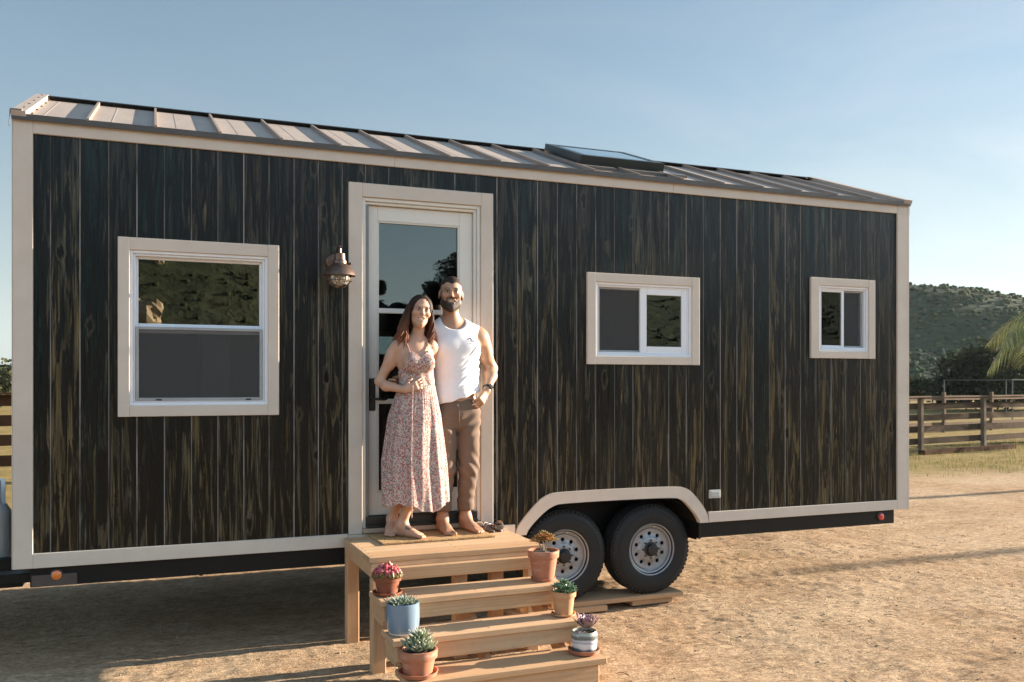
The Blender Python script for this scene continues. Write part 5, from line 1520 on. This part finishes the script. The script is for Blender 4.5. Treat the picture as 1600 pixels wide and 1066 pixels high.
m.tube([(2.852, -.250, 1.640), (2.855, -.248, 1.58), (2.862, -.238, 1.53)], .0024, 6); m.build('fly_seam', TROU, tr_)
# watch on his left wrist
m = MB(); a = Vector(ELL_) - Vector(WRL); a.normalize(); Mw = Matrix.Translation(Vector(WRL) + a * .018) @ a.to_track_quat('Z', 'Y').to_matrix().to_4x4()
m.lathe([(.0335, -.011), (.0355, -.008), (.0355, .008), (.0335, .011)], 26, M=Mw, cap=False)
wt = m.build('wristwatch', BLACK, man)
f_ = Vector((.35, -.9, .1)); f_ = (f_ - a * f_.dot(a)).normalized()
m = MB(); m.lathe([(.020, 0), (.021, .007), (.017, .010), (.0, .010)], 22, M=Matrix.Translation(Vector(WRL) + a * .018 + f_ * .033) @ f_.to_track_quat('Z', 'Y').to_matrix().to_4x4())
m.build('watch_face', plain('watch_glass', (.05, .055, .06), None, 20, .15, .4), wt)

# =========================================================== woman
wom = thing('person', 'smiling woman in a long pink floral sundress with one arm round the man', 'person', (2.52, -.24, .733))
WH = Head((2.556, -.280, 2.322), R(-4), R(9), R(2), .955)
F = Field((2.20, -.52, .70), (2.95, .10, 2.48), VOX)
def torso_w(F, e=0.0, k=.04):
    F.ell((2.528, -.250, 1.975), (.132 + e, .092 + e, .15 + e), k); F.cone((2.415, -.240, 2.070), (2.640, -.240, 2.078), .043 + e, None, k)
    F.ell((2.540, -.252, 1.80), (.120 + e, .088 + e, .15 + e), k); F.ell((2.535, -.245, 1.62), (.162 + e, .112 + e, .15 + e), k)
    for x in (2.475, 2.592): F.ell((x, -.325, 1.962), (.056 + e, .050 + e, .056 + e), .025)
torso_w(F)
F.cone((2.540, -.238, 2.09), (2.553, -.256, 2.24), .046, .045, .03); F.cone((2.50, -.238, 2.125), (2.42, -.235, 2.08), .030, .036, .03); F.cone((2.57, -.238, 2.125), (2.64, -.235, 2.085), .030, .036, .03)
WH.build(F, .6, .62)
F.chain([(2.392, -.238, 2.062), (2.287, -.185, 1.828)], [.043, .032], .03); F.ell((2.36, -.222, 1.985), (.036, .038, .075), .03)
F.chain([(2.287, -.185, 1.828), (2.318, -.245, 1.795), (2.425, -.352, 1.770)], [.032, .033, .0235], .02)
hand(F, (2.425, -.352, 1.770), (2.468, -.372, 1.786), (.90, -.22, .36), (.12, -1, .12), 1, (.25, .55), .90)
F.chain([(2.655, -.235, 2.066), (2.690, -.055, 1.90), (2.820, .000, 1.845)], [.044, .034, .024], .02)
hand(F, (2.820, .000, 1.845), (2.862, .003, 1.832), (1, .05, -.25), (0, 1, 0), 1, (.05, .1), .85)
F.chain([(2.465, -.245, 1.57), (2.465, -.225, 1.18), (2.408, -.065, .845)], [.082, .051, .032], .04); F.ell((2.45, -.135, 1.03), (.044, .048, .10), .03)
F.chain([(2.600, -.250, 1.57), (2.545, -.285, 1.18), (2.440, -.205, .815)], [.082, .051, .033], .04); F.ell((2.505, -.235, 1.03), (.044, .050, .11), .03)
foot(F, (2.408, -.068, .835), (2.418, -.028, .775), (2.350, -.215, .735), -1, .92)
foot(F, (2.440, -.205, .815), (2.430, -.170, .735), (2.565, -.362, .735), 1, .95)
WSK = (.53, .305, .205)
def wom_col(V):
    c = np.tile(np.array(WSK), (len(V), 1)); n = vnoise(V[:, 0] * 40, V[:, 2] * 40 + V[:, 1] * 31, 6)[:, None]; c *= .94 + .12 * n
    WH.paint(V, c, WSK, (.46, .14, .13), (.10, .055, .035), (.06, .05, .035))
    tt = ((V[:, 0] - 2.482) / .035) ** 2 + ((V[:, 1] + .245) / .040) ** 2 + ((V[:, 2] - .795) / .028) ** 2 < .9 + .5 * (vnoise(V[:, 0] * 140, V[:, 1] * 140, 3) - .5)
    c[tt] = c[tt] * np.array([.34, .42, .50])          # tattoo on the instep
    return c
wb_ = F.mesh('body', SKIN, wom, wom_col)
WH.features(F, wb_, (.42, .15, .135), (.075, .042, .028), (.07, .055, .035), .88, .0022)

# dress: bodice from the torso, pleated skirt, thin straps
t = NT('floral_print'); v = t.coord()
def vor(scale, off):
    mp = t.N('ShaderNodeMapping'); mp.inputs['Location'].default_value = off; t.L(v, mp.inputs[0])
    nz = t.N('ShaderNodeTexNoise'); nz.inputs['Scale'].default_value = 70; t.L(mp.outputs[0], nz.inputs['Vector'])
    ad = t.N('ShaderNodeVectorMath', operation='MULTIPLY_ADD'); t.L(nz.outputs['Color'], ad.inputs[0]); ad.inputs[1].default_value = (.012, .012, .012); t.L(mp.outputs[0], ad.inputs[2])
    vo = t.N('ShaderNodeTexVoronoi'); vo.inputs['Scale'].default_value = scale; t.L(ad.outputs[0], vo.inputs['Vector']); return vo
b_ = t.ramp(t.noise(v, 9, 4), [(.35, (.60, .46, .41)), (.65, (.67, .54, .48))])
v3 = vor(112, (5, 3, 8)); s3 = t.N('ShaderNodeSeparateColor'); t.L(v3.outputs['Color'], s3.inputs[0])
lf = t.ramp(s3.outputs[1], [(.35, (.10, .12, .12)), (.55, (.24, .24, .20)), (.75, (.42, .33, .27))], 'CONSTANT')
col = t.mix(b_, lf, t.ramp(v3.outputs['Distance'], [(.46, (.92, .92, .92)), (.58, (0, 0, 0))]))
v1 = vor(70, (0, 0, 0)); s1 = t.N('ShaderNodeSeparateColor'); t.L(v1.outputs['Color'], s1.inputs[0])
fl1 = t.ramp(s1.outputs[0], [(.0, (.46, .15, .14)), (.35, (.58, .28, .25)), (.62, (.62, .40, .35)), (.82, (.38, .09, .10))], 'CONSTANT')
col = t.mix(col, fl1, t.ramp(v1.outputs['Distance'], [(.40, (1, 1, 1)), (.48, (0, 0, 0))]))
v2 = vor(150, (2, 7, 1)); col = t.mix(col, (.60, .52, .42), t.ramp(v2.outputs['Distance'], [(.20, (.9, .9, .9)), (.28, (0, 0, 0))]))
col = t.mix(col, (.62, .40, .12), t.ramp(v1.outputs['Distance'], [(.08, (.8, .8, .8)), (.13, (0, 0, 0))]))
p_ = t.bsdf(col, .85, 0, .12, t.bump(t.noise(v, 420, 3), .12, .002))
tl = t.N('ShaderNodeBsdfTranslucent'); t.L(col, tl.inputs[0]); mx = t.N('ShaderNodeMixShader'); mx.inputs[0].default_value = .15
t.L(p_.outputs[0], mx.inputs[1]); t.L(tl.outputs[0], mx.inputs[2]); t.L(mx.outputs[0], t.out.inputs[0]); DRESS = t.m

D = Field((2.34, -.44, 1.70), (2.74, -.10, 2.12), .0042)
torso_w(D, .009); D.ell((2.533, -.315, 1.955), (.085, .062, .075), .03)
D.warp(lambda X, Y, Z: .0030 * np.sin(X * 95 + 3 * np.sin(Z * 14)) * np.clip((1.93 - Z) / .1, 0, 1))
# V neckline, open sides under the arms, low back
D.cut(lambda X, Y, Z: np.where(Y < -.25, Z - (1.995 + .80 * np.abs(X - 2.533) - 2.6 * np.clip(np.abs(X - 2.533) - .062, 0, 1) * 1.2), Z - 1.90))
D.cut(lambda X, Y, Z: 1.765 - Z)
dress = D.mesh('dress', DRESS, wom)
m = MB()
n = 180; rows = 64; zt, vs, fs = 1.800, [], []
for j in range(rows + 1):
    u = j / rows
    cx = np.interp(u, [0, .26, .62, 1], [2.538, 2.525, 2.518, 2.528]); a = np.interp(u, [0, .06, .26, .62, 1], [.131, .142, .186, .216, .230]); b = np.interp(u, [0, .06, .26, .62, 1], [.100, .108, .142, .158, .168])
    cy = np.interp(u, [0, .3, 1], [-.254, -.256, -.285])
    for k in range(n):
        th = 2 * PI * k / n; g = min(1, u * 1.5)
        pl = (math.sin(th * 13 + 1.2 * math.sin(u * 3) + .5) * .5 + math.sin(th * 21 + 2.0 + u * 2) * .3 + math.sin(th * 7 + u * 1.5) * .5) * .018 * g + math.sin(th * 44 + 3 * math.sin(th * 5)) * .0030 * max(0, 1 - abs(u - .12) * 3.5)
        rr = 1 + pl / .2
        x = cx + math.cos(th) * a * rr; y = cy + math.sin(th) * b * rr
        hem = .968 + .008 * math.sin(th * 13 + .5) + .014 * math.sin(th * 3 + 2.2) - .030 * math.exp(-((th - 4.95) / .35) ** 2)
        z = zt + (hem - zt) * u
        if x > 2.66: y = min(y, y + (min(y, -.235) - y) * min(1, (x - 2.66) / .05))
        vs.append((x, y, z))
for j in range(rows):
    for k in range(n): fs.append((j * n + k, (j + 1) * n + k, (j + 1) * n + (k + 1) % n, j * n + (k + 1) % n))
m.add(vs, fs); m.build('skirt', DRESS, dress, ang=80)
m = MB()
for (x0, x1) in ((2.470, 2.452), (2.594, 2.606)):
    m.tube([(x0, -.352, 2.000), (x0 + (x1 - x0) * .5, -.330, 2.050), (x1, -.288, 2.105), (x1, -.240, 2.126), (x1, -.19, 2.095), (x1, -.16, 2.02), (x1, -.155, 1.89)], .0058, 6, flat=.5)
m.build('dress_strap', plain('strap_cotton', (.50, .36, .31), None, 40, .85, spec=.1), dress)
m = MB(); m.tube([(2.462, -.425, 1.80), (2.455, -.432, 1.60), (2.445, -.45, 1.30), (2.441, -.475, 1.02), (2.440, -.478, .90)], .0035, 6); m.build('waist_tie', DRESS, dress)

# long wavy hair
hv = Field(WH.p(0, 0, 0) - .20, WH.p(0, 0, 0) + .20, .0036)
hv.ell(WH.p(0, -.020, .028), [q * WH.sc for q in (.090, .108, .098)], 0, 'add', WH.ax); hv.ell(WH.p(0, -.055, -.06), [q * WH.sc for q in (.082, .062, .11)], .03, 'add', WH.ax)
Xg, Yg, Zg = hv.grid(); q = np.stack(np.broadcast_arrays(Xg, Yg, Zg), -1).reshape(-1, 3); L = WH.loc(q); sh_q = np.broadcast(Xg, Yg, Zg).shape
oval = .063 - np.sqrt((L[:, 0] / 1.0) ** 2 + ((L[:, 2] + .010) / 1.55) ** 2); oval = np.where(L[:, 1] > .012, oval, -1)
hv.d = np.maximum(hv.d, oval.reshape(sh_q).astype(np.float32))
hv.warp(lambda X, Y, Z: .0016 * np.sin(X * 480 + 2 * np.sin(Z * 60)) )
HC = np.array((.030, .016, .011))
hair = hv.mesh('hair', HAIRM, wom, lambda V: np.tile(HC, (len(V), 1)) * (.8 + .5 * vnoise(V[:, 0] * 180, V[:, 2] * 14, 3)[:, None]), 1)
m = MB(); rh = random.Random(5)
def lock(p0, p1, p2, w, tipc):
    pts = []; ph = rh.uniform(0, 6); amp = rh.uniform(.007, .018)
    for k in range(15):
        u = k / 14; a = np.array(p0) * (1 - u) ** 2 + 2 * np.array(p1) * u * (1 - u) + np.array(p2) * u * u
        wv = amp * u * np.array([math.sin(u * 13 + ph), .6 * math.cos(u * 13 + ph), 0]); pts.append(tuple(a + wv))
    n0 = len(m.v); m.tube(pts, [w * (.55 + .6 * math.sin(PI * min(1, .2 + u * .8))) * (1 - .65 * u ** 3) for u in [k / 14 for k in range(15)]], 6)
    g = rh.uniform(.75, 1.3)
    for k in range(15):
        u = (k / 14) ** 1.6; cc = HC * (1 - u) + np.array(tipc) * u
        for j in range(6): m.c[n0 + k * 6 + j] = tuple(cc * g)
for i in range(110):          # falls over her right shoulder, reddish towards the ends
    s = rh.random(); o = WH.p(-.070 - .020 * rh.random(), .030 - .11 * s, .045 - .05 * rh.random())
    e = (2.425 + rh.uniform(-.040, .050), -.300 + .12 * s + rh.uniform(-.02, .02), 2.120 - rh.uniform(.0, .070))
    lock(o, (2.435 + rh.uniform(-.02, .02), -.295 + .12 * s, 2.22), e, .0075, (.30, .115, .055))
for i in range(90):           # left side, next to the man
    s = rh.random(); o = WH.p(.068 + .020 * rh.random(), .025 - .10 * s, .035 - .05 * rh.random())
    e = (2.632 + rh.uniform(-.025, .022), -.290 + .10 * s + rh.uniform(-.02, .02), 2.13 - rh.uniform(.0, .075))
    lock(o, (2.650 + rh.uniform(-.015, .015), -.285 + .11 * s, 2.22), e, .0068, (.20, .08, .045))
for i in range(60):
    o = WH.p(rh.uniform(-.06, .06), -.10, rh.uniform(-.04, .06)); e = (2.53 + rh.uniform(-.10, .09), -.150 + rh.uniform(-.02, .02), 2.02 + rh.uniform(-.05, .06)); lock(o, (2.54 + rh.uniform(-.07, .07), -.135, 2.18), e, .0085, (.16, .065, .035))
for i in range(70):           # strands lying over the crown either side of the parting
    sd = rh.choice((-1, 1)); f0 = rh.uniform(-.09, .030)
    a = WH.p(.008 + sd * .004, f0, .122 - 4.5 * f0 * f0 * 1.3); b = WH.p(sd * .085, f0 - .012, .080); c_ = WH.p(sd * .092, f0 * .6 - .03, -.035 + rh.uniform(-.03, .02)); lock(a, b, c_, .0050, (.06, .03, .018))
m.build('hair_lock', HAIRM, hair)
# ------------------------------------------------------------------ fences, trees and the rest of the background
FW = plain('fence_wood', (.105, .075, .052), (.06, .043, .03), 3, .9, spec=.03, bump=.4, bscale=30, stretch=(1, 1, 1))
FWPOST = plain('fence_post_wood', (.22, .17, .125), (.16, .12, .088), 3, .9, spec=.03, bump=.4, bscale=30)
FWD = plain('fence_wood_dark', (.085, .045, .026), (.055, .030, .018), 3, .9, spec=.03, bump=.4, bscale=30)
FWP = plain('fence_wood_pale', (.20, .15, .11), (.15, .11, .08), 3, .9, spec=.03)
def fence(lb, p0, p1, npan, h, rails, mat, rail_h=.16, pw=.115, cap=True, grp=None):
    x0, y0 = p0; x1, y1 = p1; L = math.hypot(x1 - x0, y1 - y0); a = math.atan2(y1 - y0, x1 - x0)
    r = thing('ranch_fence', lb, 'fence', (x0, y0, 0), a)
    pmat = FWPOST if mat is FW else mat
    for k in range(npan + 1):
        x = L * k / npan; m = MB()
        T = Matrix.Translation((x, 0, 0)) @ Matrix.Rotation(random.uniform(-.012, .012), 4, 'Y')
        m.box(-pw / 2, pw / 2, -pw / 2, pw / 2, -.1, h - .005 + random.uniform(0, .03), .008, M=T); m.build('post', pmat, r, org=(0, 0, 0))
    for k in range(npan):
        for z in rails:
            m = MB(); dz0, dz1 = random.uniform(-.012, .012), random.uniform(-.012, .012)
            xa, xb = L * k / npan - .02, L * (k + 1) / npan + .02; yy = pw / 2 + random.uniform(.0, .004)
            vs = [(x, y, zz + dz) for x, zr in ((xa, dz0), (xb, dz1)) for dz in (zr,) for y in (yy, yy + .028) for zz in (z - rail_h / 2, z + rail_h / 2)]
            m.add(vs, [(0, 1, 3, 2), (4, 6, 7, 5), (0, 4, 5, 1), (2, 3, 7, 6), (1, 5, 7, 3), (0, 2, 6, 4)]); m.build('rail', mat, r, org=(0, 0, 0))
        if cap:
            m = MB(); m.box(L * k / npan, L * (k + 1) / npan - .004, -.10, .05, h, h + .035, .004); m.build('cap_rail', mat, r, org=(0, 0, 0))
    return r
fence('weathered brown ranch fence with a cap rail, nearest on the right', (13.6, 10.18), (31.1, 13.6), 6, 1.42, (1.22, .92, .62, .30), FW)
fence('dark brown board fence behind the left end of the trailer', (-8.2, 11.6), (6.0, 12.4), 6, 1.62, (1.50, 1.14, .78, .42), FWD, .20)
fence('farther pale-boarded fence across the paddock behind the ranch fence', (22, 17.5), (44, 21.5), 7, 1.50, (1.28, .95, .60, .28), FWP, .17, cap=False)
# timber lying along the fence foot
m = MB(); m.box(-2.2, 2.2, -.09, .09, 0, .13, .01); o = m.build('ground_beam', FWD, None, org=(0, 0, 0)); o.location = (21.2, 11.35, -.02); o.rotation_euler = (0, 0, R(11)); tag(o, 'dark timber lying on the grass along the foot of the ranch fence', 'beam')
# pipe frame shelter seen above the fence
PIPE = plain('grey_pipe', (.10, .105, .105), None, 6, .7, .0, spec=.1)
sh_ = thing('pipe_shelter', 'grey pipe frame shelter with a thin roof rail beyond the fences', 'shelter', (41.0, 26.0, 0), R(3))
for (x, y) in ((0, 0), (5, 0), (0, 4), (5, 4)):
    m = MB(); m.tube([(x, y, -.1), (x, y, 2.02)], .03, 10); m.build('post', PIPE, sh_, org=(0, 0, 0))
for (a, b) in (((0, 0), (5, 0)), ((0, 4), (5, 4)), ((0, 0), (0, 4)), ((5, 0), (5, 4))):
    m = MB(); m.tube([(*a, 2.02), (*b, 2.02)], .025, 10); m.build('roof_rail', PIPE, sh_, org=(0, 0, 0))

GP = [(.050, .060, .028), (.070, .080, .034), (.038, .048, .024), (.095, .100, .050), (.13, .125, .07)]
DP = [(.030, .038, .022), (.042, .052, .028), (.055, .064, .034), (.022, .030, .018)]
BARK = plain('bark', (.11, .085, .065), (.065, .05, .04), 12, .9, bump=.6, bscale=30, stretch=(1, 1, .3))
def bushy_tree(lb, x, y, h, w, lobes, n, size, pal, grp=None):
    r = thing('bushy_tree', lb, 'tree', (x, y, 0), 0, grp)
    m = MB(); tips = []
    for k in range(5):
        a = 2 * PI * k / 5 + random.random(); q = w * random.uniform(.2, .45)
        m.tube([(0, 0, -.1), (math.cos(a) * q * .25, math.sin(a) * q * .25, h * .3), (math.cos(a) * q, math.sin(a) * q, h * .65)], [w * .05, w * .035, w * .012], 7)
    m.build('trunk', BARK, r, org=(0, 0, 0))
    m = MB()
    for _ in range(lobes):
        a = random.uniform(0, 2 * PI); q = w * math.sqrt(random.random()) * .62; zz = h * random.uniform(.28, .80)
        s = w * random.uniform(.22, .40); sh = 1 - .5 * (q / w)
        leaf_quads(m, math.cos(a) * q, math.sin(a) * q, zz * sh, s, s, s * random.uniform(.6, .85), n // lobes, size, pal)
    m.build('crown', LEAF, r, org=(0, 0, 0), flat=True)
    return r
bushy_tree('wide dark bushy tree under the hill, leftmost of the row behind the fence', 53.0, 37.4, 5.4, 4.4, 26, 7000, .22, DP, 'trees below the hill')
bushy_tree('dark dense tree behind the palm frond beyond the fences', 59.5, 38.6, 4.7, 4.6, 26, 7000, .22, DP, 'trees below the hill')
bushy_tree('low dark shrub tree at the foot of the hill close to the trailer corner', 50.5, 43.0, 3.0, 2.6, 16, 4000, .20, DP, 'trees below the hill')
bushy_tree('grey-green rounded tree behind the dark board fence on the far left', -9.0, 60.0, 3.9, 3.4, 20, 5200, .20, GP, None)
# trees on the road side, mirrored in the glass
for i, (x, y, h, ww) in enumerate(((36, -104, 5.0, 4.0), (39.5, -106, 6.5, 4.8), (31, -104, 3.2, 2.8), (43, -102, 6.0, 5.0), (48, -104, 6, 5), (27.5, -108, 2.6, 2.4))):
    bushy_tree(('leafy', 'tall leafy', 'broad leafy', 'rounded tall', 'spreading', 'small rounded')[i] + ' dark tree on the road side, mirrored in the door and window glass', x, y, h, ww, 18, 5200, .20, GP, 'trees mirrored in the glass').location.z = float(near_hill(np.array([float(x)]), np.array([float(y)]))[0])

# palms at the right edge; poles added out of view cast the shadow bands over the yard
PALMT = plain('palm_trunk', (.20, .15, .11), (.12, .09, .065), 9, .9, bump=.8, bscale=14, stretch=(1, 1, 3))
FROND = attr_mat('palm_leaf', .5, .4, .2, 20, trans=.3)
PP = [(.20, .25, .08), (.27, .30, .11), (.14, .19, .07), (.34, .35, .15), (.42, .38, .17)]
def palm(lb, x, y, ht, fronds, L, rng, grp='palms at the right edge'):
    r = thing('palm_tree', lb, 'palm', (x, y, 0), 0, grp)
    m = MB(); prof = []
    for k in range(24):
        z = ht * k / 23; prof.append((.17 - .05 * k / 23 + (.02 if k % 2 else 0), z - .05 if k == 0 else z))
    m.lathe(prof, 16); m.build('trunk', PALMT, r, org=(0, 0, 0), ang=20)
    for i, (az, el, s) in enumerate(fronds):
        m = MB(); az = R(az); el = R(el); pts = []
        n = 14; Lf = L * s; p = Vector((0, 0, ht)); d = Vector((math.cos(az) * math.cos(el), math.sin(az) * math.cos(el), math.sin(el)))
        for k in range(n + 1):
            pts.append(p.copy()); p = p + d * (Lf / n); d = (d + Vector((0, 0, -.155))).normalized()
        m.tube(pts, [.022 * (1 - k / (n + 2)) + .003 for k in range(n + 1)], 6, c=(.26, .22, .09))
        for k in range(2, n * 6):
            u = k / (n * 6); j = min(int(u * n), n - 1); f = u * n - j
            b = pts[j].lerp(pts[j + 1], f); t_ = (pts[j + 1] - pts[j]).normalized(); s_ = t_.cross(Vector((0, 0, 1))).normalized()
            l = Lf * .30 * math.sin(PI * min(1, .15 + u * .85)) ** .7 + .05
            for sd in (-1, 1):
                dd = (s_ * sd * .8 + t_ * .55 + Vector((0, 0, random.uniform(-.25, .15)))).normalized()
                c = random.choice(PP); wv = .017 * random.uniform(.7, 1.2); up = dd.cross(t_).normalized(); sp = dd.cross(up)
                q0 = b; q1 = b + dd * l * .5 + Vector((0, 0, -.05 * l)); q2 = b + dd * l + Vector((0, 0, -.42 * l))
                m.add([q0 - sp * wv * .5, q0 + sp * wv * .5, q1 + sp * wv, q1 - sp * wv, q2], [(0, 1, 2, 3), (3, 2, 4)], c=c)
        m.build('frond', FROND, r, org=(0, 0, 0), flat=True)
palm('palm with a yellow-green frond arching in at the right edge', 29.6, 13.4, 3.6, [(188, 46, 1.0), (215, 30, .95), (160, 42, .95), (140, 30, 1), (110, 45, 1), (80, 35, 1), (50, 40, 1), (20, 35, 1), (-10, 45, 1), (-40, 30, 1), (-75, 40, 1), (-110, 35, .9), (175, 70, .9), (0, 72, .9), (250, 60, .9)], 4.3, 1)
m = MB(); m.lathe([(.11, -.1), (.105, .6), (.10, 3), (.085, 7.0), (.06, 7.4), (.0, 7.45)], 14, 40, .45, 0)  # unseen pole added in place of a trunk, to cast the shadow band
tp = tag(m.build('shadow_pole', BARK, None, org=(40, .45, 0)), 'unseen tall pole added far right to cast a thin shadow under the trailer', 'pole', 'added shadow casters far to the right')
tp2 = tp.copy(); C.objects.link(tp2); tp2.location = (36, 4.35, 0); tp2['label'] = 'unseen pole added far right to cast a shadow behind the trailer corner'  # second added pole, for the farther shadow band

# grass along the fence and sparse weeds in the dirt
gr = MB()
GC = [(.20, .18, .06), (.28, .22, .09), (.14, .14, .045), (.35, .27, .12), (.10, .12, .04)]
def blade(x, y, z, h):
    a = random.uniform(0, 2 * PI); b = random.uniform(.1, .6) * h; w_ = h * .045
    dx, dy = math.cos(a), math.sin(a)
    gr.add([(x - dy * w_, y + dx * w_, z), (x + dy * w_, y - dx * w_, z), (x + dx * b, y + dy * b, z + h)], [(0, 1, 2)], c=random.choice(GC))
def gdens(x, y): return float(vnoise(np.array([x * .45]), np.array([y * .8]), 61)[0])
cnt = 0
while cnt < 26000:
    x = random.uniform(11, 34); y = random.uniform(6.6, 15.5)
    if gdens(x, y) + min(1, (y - 6.6) / 3) * .35 < random.uniform(.45, .95): continue
    for _ in range(3): blade(x + random.uniform(-.06, .06), y + random.uniform(-.06, .06), -.01, random.uniform(.04, .13)); cnt += 1
for _ in range(60):
    x = random.uniform(4.5, 14); y = random.uniform(-2.0, 5.5)
    for _ in range(random.randint(8, 30)): blade(x + random.gauss(0, .07), y + random.gauss(0, .03), ground_at(x, y) - .004, random.uniform(.012, .04))
tag(gr.build('grass', attr_mat('dry_grass', .8, .2, .3, 8, trans=.3), flat=True), 'dry yellow-green grass growing along the foot of the ranch fence', 'grass', kind='stuff')
